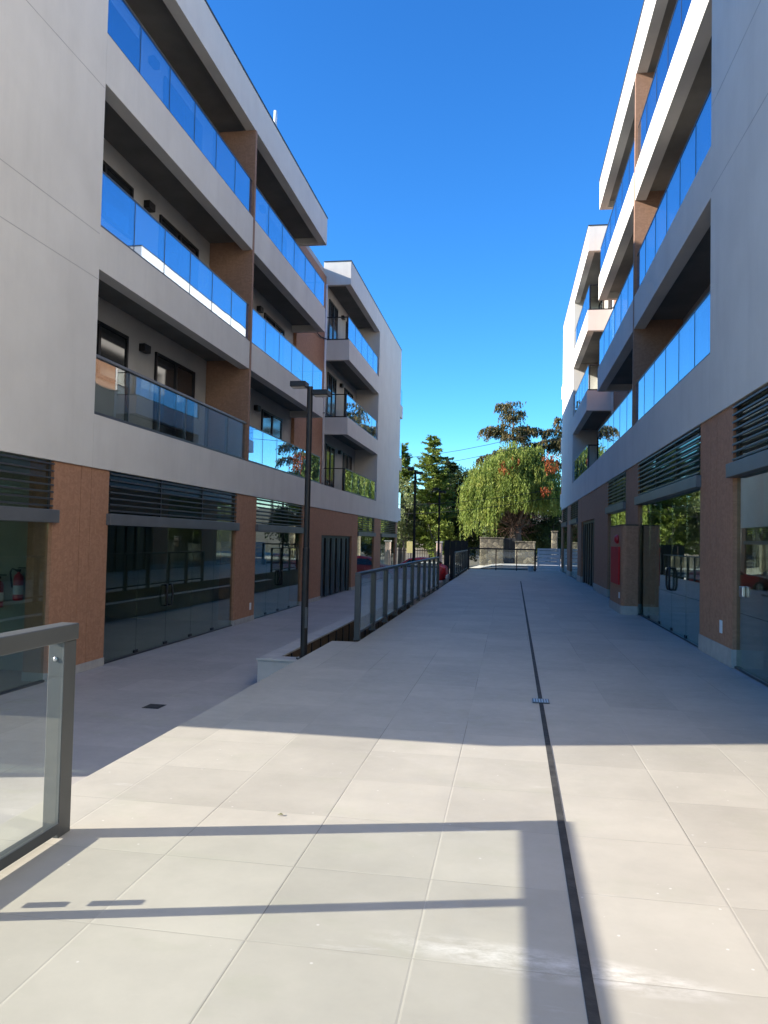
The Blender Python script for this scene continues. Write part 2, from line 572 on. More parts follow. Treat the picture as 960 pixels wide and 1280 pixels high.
def quads_obj(name, P, U, V, mat, parent=None):
    """many leaf faces: centres P, half vectors U and V (n x 3 arrays)"""
    n = len(P)
    co = np.empty((n, 4, 3), dtype=np.float64)
    co[:, 0] = P - U
    co[:, 1] = P + V * 0.9 - U * 0.1
    co[:, 2] = P + U
    co[:, 3] = P - V * 0.9 - U * 0.1
    if parent is not None:
        co -= np.array(ORG[parent])
    me = bpy.data.meshes.new(name)
    me.vertices.add(n * 4)
    me.vertices.foreach_set('co', co.reshape(-1))
    me.loops.add(n * 4)
    me.loops.foreach_set('vertex_index', np.arange(n * 4, dtype=np.int32))
    me.polygons.add(n)
    me.polygons.foreach_set('loop_start', np.arange(0, n * 4, 4, dtype=np.int32))
    me.update(calc_edges=True)
    me.materials.append(MAT[mat])
    ob = bpy.data.objects.new(name, me)
    C.objects.link(ob)
    if parent is not None:
        ob.parent = parent
        ORG[ob] = ORG[parent]
    return ob


def unit(a):
    return a / np.maximum(np.linalg.norm(a, axis=1, keepdims=True), 1e-9)


# ------------------------------------------------------------------ ground, deck, pavement
def sheet(name, mat, xs, ys, zf, kind='structure'):
    bm = bmesh.new()
    g = [[bm.verts.new((x, y, zf(x, y))) for x in xs] for y in ys]
    for j in range(len(ys) - 1):
        for i in range(len(xs) - 1):
            bm.faces.new((g[j][i], g[j][i + 1], g[j + 1][i + 1], g[j + 1][i]))
    me = bpy.data.meshes.new(name)
    bm.to_mesh(me)
    bm.free()
    me.materials.append(MAT[mat])
    o = bpy.data.objects.new(name, me)
    C.objects.link(o)
    return tag(o, kind=kind)


def sm(t):
    t = max(0.0, min(1.0, t))
    return t * t * (3 - 2 * t)


def terrain_z(x, y):
    base = -0.86
    hill = sm((y - 64) / 60) * 7 + sm((y - 130) / 500) * 20
    return base + hill


def street_z(x, y):
    return -0.72 + 0.70 * sm((x + 4.2) / 3.6) + 0.25 * sm((x - 2) / 8)


xs = [-900, -400, -150, -60, -30, -15, -6, 0, 6, 15, 30, 60, 150, 400, 900]
ys = [-900, -300, -100, -40, -10, 20, 45, 60, 66, 72, 80, 90, 105, 120, 140, 180, 250, 400, 700, 1100]
sheet('ground', 'soil', xs, ys, terrain_z)
sheet('street', 'asphalt', [-120, -60, -30, -15, -8, -6, -5, -4.2, -3.6, -3, -2.4, -1.8, -1.2, -0.6, 0, 2, 4, 6, 8, 10, 15, 30, 60], [47.4, 49, 51, 53], lambda x, y: street_z(x, y) + 0.0)
sheet('roadside', 'pale_drive', [-120, -60, -30, -15, -8, -6, -5, -4.2, -3.6, -3, -2.4, -1.8, -1.2, -0.6, 0, 2, 4, 6, 8, 10, 15, 30, 60], [53.0, 55, 58, 62, 66], lambda x, y: street_z(x, y) + 0.09)
k = MB()
k.box(-60, -4.3, 52.85, 53.05, -0.8, -0.60)
tag(k.build('kerb', 'concrete', bevel=0.02), kind='structure')

# left pavement, one step below the deck
p = MB()
p.box(-40, -3.58, -40, 46.6, -0.80, -0.55)
p.box(-3.58, -2.72, -40, 10.75, -0.80, -0.553)
tag(p.build('pavement', 'walk_tiles'), kind='structure')
# the raised deck (goes under the right building)
d = MB()
d.slab([(-2.78, -40, -0.85), (2.93, -40, -0.85), (2.93, 47.2, -0.85), (-2.36, 47.2, -0.85), (-2.36, 12.05, -0.85), (-2.78, 12.05, -0.85)], (0, 0, 1), 0.85)
tag(d.build('deck', 'deck_tiles', bevel=0.006), kind='structure')
d = MB()
d.box(2.93, 30, -40, 46.3, -0.85, -0.005)
tag(d.build('foundation', 'concrete'), kind='structure')

# linear drain (slightly askew), with its inspection grate
dr = MB()


def dx(y):
    return 0.31 + (y - 2.76) * (0.48 - 0.31) / 29.3


dr.slab([(dx(-8) - 0.021, -8, 0.0), (dx(-8) + 0.021, -8, 0.0), (dx(33) + 0.021, 33, 0.0), (dx(33) - 0.021, 33, 0.0)], (0, 0, 1), 0.004)
tag(dr.build('drain_channel', 'drain_dark'), 'long narrow dark slot drain running down the middle of the pale deck', 'drain')
g = thing('drain_grate', 'small dark metal inspection grate crossing the slot drain in the deck', 'drain grate', (dx(8.13), 8.13, 0.004))
b = MB()
b.box(dx(8.13) - 0.085, dx(8.13) + 0.085, 8.02, 8.24, 0.0045, 0.009)
b.build('plate', 'aluminium', g, 0.001)
for i in range(6):
    b = MB()
    xx = dx(8.13) - 0.066 + i * 0.0264
    b.box(xx - 0.007, xx + 0.007, 8.05, 8.21, 0.0092, 0.013)
    b.build('bar', 'rim_metal', g)
b = MB()
b.box(-4.52, -4.34, 9.16, 9.36, -0.55, -0.542)
g2 = thing('floor_drain', 'small square black drain cover in the shaded lower pavement', 'drain cover', (-4.43, 9.26, -0.55))
b.build('cover', 'drain_dark', g2, 0.002)
b = MB()
b.box(-4.54, -4.32, 9.14, 9.38, -0.55, -0.546)
b.build('frame', 'steel_black', g2)

# dead leaf
lf = MB()
lf.slab([(-1.32, 4.41, 0.004), (-1.300, 4.404, 0.010), (-1.285, 4.415, 0.006), (-1.302, 4.425, 0.012)], (0, 0, 1), 0.002)
tag(lf.build('fallen_leaf', 'dry_leaf'), 'tiny dry leaf lying on the sunlit deck beside a thin shadow', 'leaf')

# ------------------------------------------------------------------ buildings
class Bld:
    def __init__(self, root, XF, s, zg):
        self.root, self.XF, self.s, self.zg = root, XF, s, zg

    def X(self, d):
        return self.XF + self.s * d

    def bx(self, mb, d0, d1, y0, y1, z0, z1):
        mb.box(self.X(d0), self.X(d1), y0, y1, z0, z1)
        return mb

    def part(self, name, mat, boxes, parent=None, bevel=0.0, label=None):
        mb = MB()
        for q in boxes:
            self.bx(mb, *q)
        o = mb.build(name, mat, parent or self.root, bevel)
        if label:
            o['label'] = label
        return o


def railing_balcony(B, y0, y1, zf, zt, npan, capped=False, end0=False, end1=False):
    """glass balustrade: rail pieces, panes; returns optional glazed end"""
    low = B.part('balcony_railing', 'aluminium', [(0.035, 0.085, y0 + 0.01, y1 - 0.01, zf + 0.012, zf + 0.055)])
    wd = (y1 - y0 - 0.02) / npan
    for i in range(npan):
        a = y0 + 0.01 + i * wd
        B.part('glass_pane', 'clear_glass' if capped else 'balcony_glass',
               [(0.055, 0.067, a + 0.0065, a + wd - 0.0065, zf + 0.057, zt - 0.03)], low)
        if i:
            B.part('mullion', 'aluminium_grey' if capped else 'aluminium',
                   [(0.050, 0.088 + (0.03 if capped else 0), a - 0.006, a + 0.006, zf + 0.057, zt - 0.029)] + ([(0.0881, 0.118, a - 0.04, a + 0.04, zf + 0.057, zt - 0.03)] if capped else []), low)
    if capped:
        B.part('handrail', 'aluminium_grey', [(0.02, 0.11, y0 + 0.01, y1 - 0.01, zt - 0.028, zt + 0.02)], low, 0.004)
    else:
        B.part('handrail', 'aluminium', [(0.048, 0.074, y0 + 0.01, y1 - 0.01, zt - 0.028, zt)], low)
    for flag, ye in ((end0, y0), (end1, y1)):
        if flag:
            yy = ye + (0.05 if ye == y0 else -0.05)
            B.part('glass_pane', 'rail_glass', [(0.12, 1.0, yy - 0.006, yy + 0.006, zf + 0.057, zt - 0.03)], low)
            B.part('end_frame', 'steel_black', [(0.09, 1.06, yy - 0.02, yy + 0.02, zf + 0.012, zf + 0.055),
                                                (0.09, 1.06, yy - 0.02, yy + 0.02, zt - 0.028, zt + 0.01),
                                                (0.09, 0.13, yy - 0.021, yy + 0.021, zf + 0.056, zt - 0.029),
                                                (1.02, 1.06, yy - 0.021, yy + 0.021, zf + 0.056, zt - 0.029)], low)
    return low


def balcony_opening(B, kind, y0, y1, z0, z1, dw=1.15):
    f = 0.06
    o = B.part('balcony_' + kind, 'steel_black', [(dw - 0.05, dw - 0.001, y0, y0 + f, z0, z1), (dw - 0.05, dw - 0.001, y1 - f, y1, z0, z1),
                                                  (dw - 0.05, dw - 0.001, y0 + f, y1 - f, z1 - f, z1), (dw - 0.05, dw - 0.001, y0 + f, y1 - f, z0, z0 + f),
                                                  (dw - 0.052, dw - 0.001, (y0 + y1) / 2 - f * .7, (y0 + y1) / 2 + f * .7, z0 + f, z1 - f)])
    ym = (y0 + y1) / 2
    for a, c in ((y0 + f, ym - f * .7), (ym + f * .7, y1 - f)):
        B.part('pane', 'pane_dark', [(dw - 0.022, dw - 0.003, a, c, z0 + f, z1 - f)], o)
    return o


def column(B, y0, y1, zt, plinth_h, outlet=True, grooves=True, plain=False):
    w_ = y1 - y0
    zb = B.zg + plinth_h
    if grooves:
        cuts = [y0, y0 + w_ * 0.46, y0 + w_ * 0.65, y1]
    else:
        cuts = [y0, y1]
    bs = []
    for a, c in zip(cuts[:-1], cuts[1:]):
        bs.append((0.03, 0.42, a + (0.006 if a > y0 else 0), c - (0.006 if c < y1 else 0), zb, zt))
    if grooves:
        bs.append((0.045, 0.41, y0 + 0.02, y1 - 0.02, zb + 0.01, zt - 0.01))
    col = B.part('column', 'wood_clad', bs, None, 0.004 if not grooves else 0.0)
    B.part('plinth', 'plinth_stone', [(0.015, 0.43, y0 - 0.006, y1 + 0.006, B.zg, zb)], col, 0.004)
    if outlet:
        yo = y0 + w_ * 0.80 if B.s < 0 else y0 + w_ * 0.3
        B.part('outlet', 'white_plastic', [(0.018, 0.03, yo - 0.06, yo + 0.06, zb + 0.16, zb + 0.34)], col, 0.003)
    return col


def storefront(B, y0, y1, ztr, zt, npan=4, nlouv=8, handles=True, clamps=True):
    z0 = B.zg + 0.005
    sf = B.part('storefront', 'aluminium', [(0.055, 0.115, y0, y1, z0, z0 + 0.03)])
    B.part('transom', 'aluminium_grey', [(-0.05, 0.20, y0 - 0.07, y1 + 0.07, ztr, ztr + 0.19)], sf, 0.006)
    wd = (y1 - y0) / npan
    for i in range(npan):
        a = y0 + i * wd
        B.part('glass_pane', 'shop_glass', [(0.080, 0.092, a + 0.004, a + wd - 0.004, z0 + 0.031, ztr - 0.001)], sf)
    B.part('fanlight', 'shop_glass', [(0.093, 0.105, y0 + 0.01, y1 - 0.01, ztr + 0.191, zt - 0.002)], sf)
    # louver bank
    h = (zt - ztr - 0.19) / nlouv
    mb = MB()
    for i in range(nlouv):
        zc = ztr + 0.19 + (i + 0.5) * h
        a0, a1 = B.X(0.008), B.X(0.062)
        pts = [(a0, y0 + 0.012, zc - 0.012), (a1, y0 + 0.012, zc - 0.004), (a1, y1 - 0.012, zc - 0.004), (a0, y1 - 0.012, zc - 0.012)]
        mb.slab(pts, (0, 0, 1), 0.024)
    for yy in (y0 + 0.03, (y0 * 2 + y1) / 3, (y0 + y1 * 2) / 3, y1 - 0.03):
        B.bx(mb, 0.063, 0.085, yy - 0.02, yy + 0.02, ztr + 0.191, zt - 0.001)
    mb.build('louver_panel', 'louver_metal', sf)
    if handles:
        ym = y0 + wd * (npan // 2)
        zc = z0 + 1.0
        for sgn in (-1, 1):
            mb = MB()
            y_ = ym + sgn * 0.10
            X = B.X
            mb.tube([(X(0.08), y_, zc - 0.20), (X(0.03), y_, zc - 0.20), (X(0.015), y_ + sgn * 0.02, zc - 0.13), (X(0.015), y_ + sgn * 0.035, zc),
                     (X(0.015), y_ + sgn * 0.02, zc + 0.13), (X(0.03), y_, zc + 0.20), (X(0.08), y_, zc + 0.20)], 0.021, seg=8)
            mb.build('door_handle', 'steel_black', sf, smooth=True)
    if clamps:
        for i in range(1, npan):
            a = y0 + i * wd
            B.part('glass_clamp', 'steel_black', [(0.070, 0.101, a - 0.07, a + 0.07, z0 + 0.031, z0 + 0.085)], sf)
    return sf


def entrance_gate(B, y0, y1, zt):
    mb = MB()
    for a, c in ((y0, y0 + 0.1), (y1 - 0.1, y1)):
        B.bx(mb, 0.12, 0.24, a, c, B.zg, zt)
    B.bx(mb, 0.12, 0.24, y0 + 0.1, y1 - 0.1, zt - 0.1, zt)
    gate = mb.build('entrance_gate', 'steel_black', B.root)
    n = 11
    for i in range(n):
        t = y0 + 0.1 + (i + 0.5) * (y1 - y0 - 0.2) / n
        wd = (y1 - y0 - 0.2) / n
        off = 0.05 if i % 2 else 0.0
        B.part('gate_slat', 'aluminium' if i % 2 else 'steel_black', [(0.13 + off, 0.17 + off, t - wd * 0.43, t + wd * 0.36, B.zg + 0.04, zt - 0.101)], gate)
    return gate


def building(B, cfg):
    zg = B.zg
    zs = cfg['zs']
    F = cfg['F']          # glass foot on each floor
    BB = cfg['BB']        # band undersides, floors 2, 3 and the roof
    gh = cfg['gh']
    ZR = cfg['zr']
    ya, y1, yd, y2, y3, y4, yend = cfg['y']
    Y0 = cfg['y0']
    DW = 1.15
    deep = cfg['deep']
    # body behind the balconies
    B.part('wall', 'stucco', [(0.0, DW + 0.02, Y0, y1, zs, ZR)], None, 0.004)
    B.part('wall', 'stucco', [(0.0, DW + 0.02, y4, yend, F[0] + 0.001, ZR), ], None, 0.004)
    B.part('rear_wall', 'back_wall', [(DW, deep, Y0 + 0.002, yend - 0.002, zs + 0.002, ZR - 0.25)])
    # base band over the shops runs the whole length
    B.part('fascia', 'stucco', [(0.0, 0.28, y1 + 0.001, yend, zs, F[0]), (0.281, DW - 0.001, y1 + 0.001, yend - 0.1, zs + 0.003, F[0] - 0.22)], None, 0.004)
    # floor bands and parapet
    for (a, c, e0) in ((y1 + 0.001, y2, False), (y3, y4 - 0.001, True)):
        for i in range(3):
            zb = BB[i]
            zt = F[i + 1] if i < 2 else ZR - 0.003
            bs = [(0.0, 0.26, a, c, zb, zt)]
            if e0:
                bs.append((0.261, DW - 0.001, a, a + 0.2, zb, zt))
            else:
                bs.append((0.261, DW - 0.001, c - 0.2, c, zb, zt))
            B.part('floor_band' if i < 2 else 'roof_parapet', 'stucco', bs, None, 0.004)
            a2, c2 = (a + 0.201, c) if e0 else (a, c - 0.201)
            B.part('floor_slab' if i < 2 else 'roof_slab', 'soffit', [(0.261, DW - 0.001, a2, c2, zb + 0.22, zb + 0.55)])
    # thin dark coping
    B.part('coping', 'aluminium', [(-0.02, 0.30, Y0, y2 + 0.02, ZR + 0.001, ZR + 0.035)])
    B.part('coping', 'aluminium', [(-0.02, 0.30, y3 - 0.02, yend + 0.02, ZR + 0.001, ZR + 0.035), (0.301, DW, y3 - 0.02, y3 + 0.25, ZR + 0.001, ZR + 0.035)])
    # party wall between the two balconies
    B.part('divider_wall', 'brown_wall', [(-0.012, DW - 0.002, yd - 0.06, yd + 0.06, F[0] + 0.002, BB[2])], None, 0.003)
    # brown clad recess between the two blocks
    B.part('recess_wall', 'wood_clad', [(DW - 0.12, DW - 0.002, y2 + 0.003, y3 + 0.15, F[0] - 0.1, BB[2] + 0.35)])
    # white rain pipe
    mb = MB()
    mb.tube([(B.X(1.0), y3 - 0.06, F[0] - 0.1), (B.X(1.0), y3 - 0.06, BB[2])], 0.05, seg=10)
    mb.build('rain_pipe', 'white_plastic', B.root, smooth=True)
    for i in range(3):
        mb = MB()
        zc = F[i] + gh + 0.35
        mb.tube([(B.X(0.95), y2 + 0.15 + 3.9 * t, zc - 0.15 * i - 1.0 * t - 0.55 * math.sin(math.pi * t)) for t in [j / 10 for j in range(11)]], 0.025, seg=6)
        mb.build('cable', 'cable_black', B.root, smooth=True)
    # balconies
    for i in range(3):
        zf, zt = F[i], F[i] + gh
        railing_balcony(B, y1 + 0.001, yd - 0.062, zf, zt, 6, capped=(i == 0 and cfg['capped']))
        railing_balcony(B, yd + 0.062, y2, zf, zt, 6, end1=True)
        railing_balcony(B, y3, y4 - 0.001, zf, zt, 5, end0=True)
        top = BB[i] - 0.25
        for ys_ in (y1, yd + 0.06):
            balcony_opening(B, 'window', ys_ + 0.9, ys_ + 3.1, zf + 1.05, top)
            balcony_opening(B, 'door', ys_ + 4.35, ys_ + 6.45, zf - 0.15, top)
            B.part('wall_lamp', 'steel_black', [(DW - 0.14, DW - 0.001, ys_ + 3.62, ys_ + 3.90, top - 0.16, top + 0.0)], None, 0.01)
        balcony_opening(B, 'window', y3 + 1.0, y3 + 2.6, zf + 0.3, top)
        balcony_opening(B, 'door', y3 + 4.4, y3 + 6.3, zf - 0.15, top)
        B.part('wall_lamp', 'steel_black', [(DW - 0.14, DW - 0.001, y3 + 3.4, y3 + 3.65, top - 0.16, top)], None, 0.01)
    # small end balconies round the far corner
    for i in range(3):
        sl = B.part('end_balcony', 'stucco', [(0.0, 3.0, yend + 0.002, yend + 1.0, F[i] - 0.75, F[i])])
        B.part('glass_pane', 'balcony_glass', [(0.03, 0.042, yend + 0.03, yend + 0.97, F[i] + 0.002, F[i] + gh)], sl)
    # shop rooms
    inner = cfg['room']
    B.part('shop_interior', 'shop_plaster', [(inner, inner + 0.15, Y0 + cfg['over'], yend - 0.1, zg, zs)])
    B.part('shop_floor', 'shop_floor', [(0.2, inner, Y0 + cfg['over'], yend - 0.1, zg - 0.001, zg + 0.004)])
    for yp in cfg['parts']:
        B.part('partition', 'shop_plaster', [(0.43, inner, yp - 0.08, yp + 0.08, zg + 0.005, zs)])
    # columns, shopfronts
    for (a, c, o_, gr) in cfg['cols']:
        column(B, a, c, zs - 0.001, cfg['ph'], o_, gr)
    for (a, c, n_, h_) in cfg['shops']:
        storefront(B, a + 0.01, c - 0.01, cfg['ztr'], zs - 0.001, n_, cfg['nl'], h_, h_)
    ga, gb, gz, ba, bb2 = cfg['gate']
    B.part('bulkhead', 'wood_clad', [(0.035, 0.42, ba + 0.001, bb2 - 0.001, gz + 0.001, zs - 0.001)])
    for a, c in ((ba, ga), (gb, bb2)):
        if c - a > 0.2:
            cc = B.part('gate_jamb', 'wood_clad', [(0.036, 0.42, a + 0.001, c - 0.001, zg + cfg['ph'], gz)])
            B.part('plinth', 'plinth_stone', [(0.02, 0.43, a + 0.004, c - 0.004, zg, zg + cfg['ph'])], cc)
    entrance_gate(B, ga + 0.005, gb - 0.005, gz)


rootL = thing('apartment_building', 'shaded light grey four storey apartment block with shops along the lower left pavement', 'apartment building', (-6.6, 11.0, -0.55), 'apartment blocks over shops')
L = Bld(rootL, -6.6, -1, -0.55)
building(L, dict(zs=2.69, F=[3.55, 6.60, 9.80], BB=[5.90, 8.96, 12.09], gh=0.96, zr=13.06, y0=4.5, y=(4.5, 11.33, 18.62, 26.35, 30.55, 37.8, 45.5),
                 deep=13.0, room=8.0, over=1.15, capped=True, ph=0.13, ztr=1.78, nl=7, parts=[11.15, 18.8, 24.9, 33.0, 38.5],
                 cols=[(10.34, 11.92, False, True), (18.0, 19.52, True, False), (24.12, 25.78, False, False), (32.1, 33.28, False, False), (37.5, 39.43, False, False), (44.7, 45.4, False, False)],
                 shops=[(5.75, 10.34, 4, False), (11.92, 18.0, 5, True), (19.52, 24.12, 4, True), (33.28, 37.5, 3, False), (39.43, 44.7, 4, False)],
                 gate=(26.75, 32.1, 1.75, 25.78, 32.1)))
# glazed end of the corner shop and slim corner post
L.part('end_glazing', 'shop_glass', [(0.30, 7.9, 5.655, 5.667, -0.52, 2.68)])
L.part('corner_post', 'aluminium', [(0.13, 0.29, 5.64, 5.74, -0.54, 2.68)])
L.part('shade_block', 'stucco', [(2.5, 8.0, 4.7, 8.7, 13.0, 15.5)])  # unseen block added on the roof to shade the near right wall
# roof vent pole
mb = MB()
mb.tube([(-6.75, 20.6, 13.1), (-6.75, 20.6, 13.75)], 0.05, seg=8)
mb.build('vent_pipe', 'white_plastic', rootL, smooth=True)
# mortar joints drawn as thin raised concrete strips on the blank wall
for z_ in (5.72, 6.46, 8.86):
    L.part('wall_joint', 'concrete', [(-0.002, 0.004, 4.6, 11.30, z_, z_ + 0.012)])

rootR = thing('apartment_building', 'light grey four storey apartment block with sunlit upper bands, right of the deck', 'apartment building', (2.95, 11.0, 0), 'apartment blocks over shops')
Rb = Bld(rootR, 2.95, 1, 0.0)
building(Rb, dict(zs=3.57, F=[4.55, 7.76, 11.0], BB=[6.95, 10.17, 13.40], gh=1.03, zr=14.42, y0=-3.0, y=(-3, 12.17, 19.56, 27.5, 31.35, 38.2, 46.0),
                  deep=13.0, room=7.0, over=0.3, capped=False, ph=0.25, ztr=2.57, nl=8, parts=[4.5, 12.0, 19.8, 25.2, 34.3, 40.3],
                  cols=[(3.6, 5.0, False, True), (11.03, 12.84, True, True), (18.84, 20.82, False, False), (24.5, 25.98, False, False), (33.5, 35.07, False, False), (39.2, 41.4, False, False), (45.1, 45.9, False, False)],
                  shops=[(-2.6, 3.6, 4, False), (5.0, 11.03, 4, False), (12.84, 18.84, 5, True), (20.82, 24.5, 3, False), (35.07, 39.2, 3, False), (41.4, 45.1, 3, False)],
                  gate=(28.4, 33.5, 2.55, 25.98, 33.5)))
for z_ in (7.02, 8.35):
    Rb.part('wall_joint', 'concrete', [(-0.002, 0.004, -2.9, 12.14, z_, z_ + 0.012)])
# door lever of the near glass door on the right
lv = thing('door_lever', 'small chrome door lever on the near right shop glass beside the brown column', 'door handle', (2.95, 10.75, 1.05)) if False else None
mb = MB()
mb.box(2.985, 3.03, 10.62, 10.76, 0.98, 1.12)
mb.build('door_lever', 'rim_metal', rootR, 0.01)

# ------------------------------------------------------------------ fire gear
def extinguisher(loc, label):
    t = thing('fire_extinguisher', label, 'fire extinguisher', loc, 'fire extinguishers inside the left corner shop')
    x, y, z = loc
    mb = MB()
    mb.lathe([(0.05, 0.0), (0.072, 0.012), (0.075, 0.05), (0.075, 0.34), (0.066, 0.385), (0.035, 0.42), (0.022, 0.43), (0.022, 0.45)], 16, (x, y, z))
    mb.build('cylinder', 'red_paint', t, smooth=True)
    mb = MB()
    mb.lathe([(0.0755, 0.10), (0.0762, 0.101), (0.0762, 0.24), (0.0755, 0.241)], 16, (x, y, z))
    mb.build('label_band', 'label_white', t, smooth=True)
    mb = MB()
    mb.box(x - 0.03, x + 0.03, y - 0.02, y + 0.02, z + 0.45, z + 0.49)
    mb.box(x - 0.01, x + 0.13, y - 0.012, y + 0.012, z + 0.505, z + 0.522)
    mb.build('valve', 'steel_black', t, 0.004)
    mb = MB()
    mb.tube([(x - 0.03, y, z + 0.47), (x - 0.11, y, z + 0.50), (x - 0.145, y, z + 0.44), (x - 0.13, y, z + 0.34), (x - 0.105, y, z + 0.2)], 0.013, seg=7)
    mb.build('hose', 'black_rubber', t, smooth=True)
    return t


extinguisher((-7.56, 10.95, 0.56), 'red fire extinguisher with black hose on the wall inside the left corner shop')
extinguisher((-7.90, 10.95, 0.44), 'red fire extinguisher cut by the left picture edge, inside the left corner shop')

cab = thing('hydrant_cabinet', 'brown rounded cabinet with red hose door standing against the right shopfront', 'hydrant cabinet', (2.7, 19.7, 0))
mb = MB()


def rounded(x0, x1, y0, y1, r):
    pts = []
    for cx_, cy_, a0 in ((x0 + r, y1 - r, 90), (x0 + r, y0 + r, 180)):
        for k_ in range(7):
            a = math.radians(a0 + 15 * k_)
            pts.append((cx_ + r * math.cos(a), cy_ + r * math.sin(a)))
    return [(x1, y1)] + pts + [(x1, y0)]


mb.slab([(x, y, 0.20) for x, y in rounded(2.60, 2.975, 18.7, 20.9, 0.12)], (0, 0, 1), 1.88)
mb.build('body', 'wood_clad', cab)
mb = MB()
mb.slab([(x, y, 0.0) for x, y in rounded(2.585, 2.972, 18.685, 20.915, 0.125)], (0, 0, 1), 0.199)
mb.build('plinth', 'plinth_stone', cab)
mb = MB()
mb.slab([(x, y, 2.081) for x, y in rounded(2.59, 2.972, 18.69, 20.91, 0.12)], (0, 0, 1), 0.03)
mb.build('cap', 'timber_dark', cab)
mb = MB()
mb.box(2.555, 2.598, 18.95, 20.3, 0.68, 1.58)
mb.build('hose_door', 'red_dark', cab, 0.006)
mb = MB()
mb.lathe([(0.11, 0.0), (0.11, -0.04), (0.07, -0.09), (0.03, -0.10)], 12, (2.598, 19.3, 1.76), 'x')
mb.build('alarm_bell', 'red_paint', cab, smooth=True)
mb = MB()
mb.box(2.588, 2.598, 18.95, 19.1, 0.36, 0.50)
mb.build('outlet', 'white_plastic', cab)

# ------------------------------------------------------------------ low wall, light well, timber
lw = thing('low_wall', 'low rendered wall round the light well beside the lamp post', 'low wall', (-3.3, 10.9, -0.55))
mb = MB()
mb.slab([(-3.58, 10.78, -0.9), (-2.80, 10.78, -0.9), (-2.80, 11.02, -0.9), (-3.34, 11.02, -0.9), (-3.34, 31.0, -0.9), (-3.58, 31.0, -0.9)], (0, 0, 1), 0.745)
mb.build('wall', 'concrete', lw)
mb = MB()
mb.slab([(-3.60, 10.76, -0.154), (-2.79, 10.76, -0.154), (-2.79, 11.05, -0.154), (-3.31, 11.05, -0.154), (-3.31, 31.0, -0.154), (-3.60, 31.0, -0.154)], (0, 0, 1), 0.03)
mb.build('coping', 'plinth_stone', lw, 0.004)
for i in range(24):
    mb = MB()
    yb = 11.06 + i * 0.62
    mb.box(-3.338, -3.315, yb, yb + 0.52, -0.85, -0.158)
    mb.build('board', 'timber_dark', lw)
    mb = MB()
    mb.box(-3.337, -3.30, yb + 0.525, yb + 0.575, -0.85, -0.158)
    mb.build('batten', 'steel_black', lw)

# ------------------------------------------------------------------ railings
def railing_run(root, x, ys_, z, h=1.09, post=0.05, rail_w=0.09, mat='aluminium'):
    for y in ys_:
        mb = MB()
        mb.box(x - 0.045, x + 0.045, y - post / 2, y + post / 2, z, z + h - 0.05)
        o = mb.build('post', mat, root, 0.004)
        mb = MB()
        mb.box(x - 0.06, x + 0.06, y - 0.06, y + 0.06, z, z + 0.012)
        mb.build('foot_plate', mat, o)
    mb = MB()
    mb.box(x - rail_w / 2, x + rail_w / 2, ys_[0] - post / 2, ys_[-1] + post / 2, z + h - 0.049, z + h)
    mb.build('handrail', mat, root, 0.008)
    mb = MB()
    mb.box(x - 0.02, x + 0.02, ys_[0] + post / 2, ys_[-1] - post / 2, z + 0.09, z + 0.13)
    for a, c in zip(ys_[:-1], ys_[1:]):
        mb2 = MB()
        mb2.box(x - 0.005, x + 0.005, a + post / 2 + 0.01, c - post / 2 - 0.01, z + 0.131, z + h - 0.06)
        mb2.build('glass_panel', 'rail_glass', root)
    mb.build('bottom_rail', mat, root)


r1 = thing('railing', 'long dark metal and glass railing on the deck edge by the nearest lamp post', 'railing', (-2.42, 12.27, 0), 'dark glass railings round the deck')
railing_run(r1, -2.42, [12.30 + i * 1.41 for i in range(11)], 0.0, post=0.10)
r2 = thing('railing', 'far short dark railing on the deck edge beyond the red car', 'railing', (-2.42, 34.6, 0), 'dark glass railings round the deck')
railing_run(r2, -2.42, [34.6 + i * 1.45 for i in range(8)], 0.0, h=1.15, post=0.08)
# end railing, across the deck
r3 = thing('railing', 'dark railing with clear glass closing the far end of the deck, before the stone walls', 'railing', (0, 45.0, 0), 'dark glass railings round the deck')
mb = MB()
mb.box(-2.40, 1.50, 44.95, 45.04, 1.20, 1.28)
mb.build('handrail', 'steel_black', r3, 0.006)
mb = MB()
mb.box(-2.36, 1.46, 44.98, 45.02, 0.05, 0.10)
mb.build('bottom_rail', 'steel_black', r3)
pxs = [-2.34, -0.76, 0.42, 1.46]
for i, x in enumerate(pxs):
    mb = MB()
    ww = 0.05 if i in (0, 3) else 0.025
    mb.box(x - ww, x + ww, 44.965, 45.03, 0.0, 1.199)
    mb.build('post', 'steel_black', r3)
for a, c in zip(pxs[:-1], pxs[1:]):
    mb = MB()
    mb.box(a + 0.06, c - 0.06, 44.994, 45.006, 0.101, 1.199)
    mb.build('glass_panel', 'rail_glass', r3)

# near railing, post close to the camera at left
r4 = thing('railing', 'nearest grey railing with green glass at the lower left corner', 'railing', (-2.370, 3.9, 0), 'dark glass railings round the deck')
mb = MB()
mb.box(-2.450, -2.355, 3.83, 3.945, 0.0, 1.045)
mb.build('post', 'rail_charcoal', r4, 0.004)
mb = MB()
mb.box(-2.455, -2.345, -1.0, 3.95, 1.046, 1.135)
mb.build('handrail', 'rail_charcoal', r4, 0.006)
mb = MB()
mb.box(-2.405, -2.345, -1.0, 3.825, 0.03, 0.085)
mb.build('bottom_rail', 'rail_charcoal', r4, 0.003)
mb = MB()
mb.box(-2.367, -2.357, -1.0, 3.826, 0.086, 1.044)
mb.build('glass_panel', 'rail_glass', r4)
mb = MB()
mb.lathe([(0.012, 0.0), (0.012, -0.006), (0.006, -0.009)], 10, (-2.405, 3.829, 0.95), 'y')
mb.build('bolt', 'rim_metal', r4)
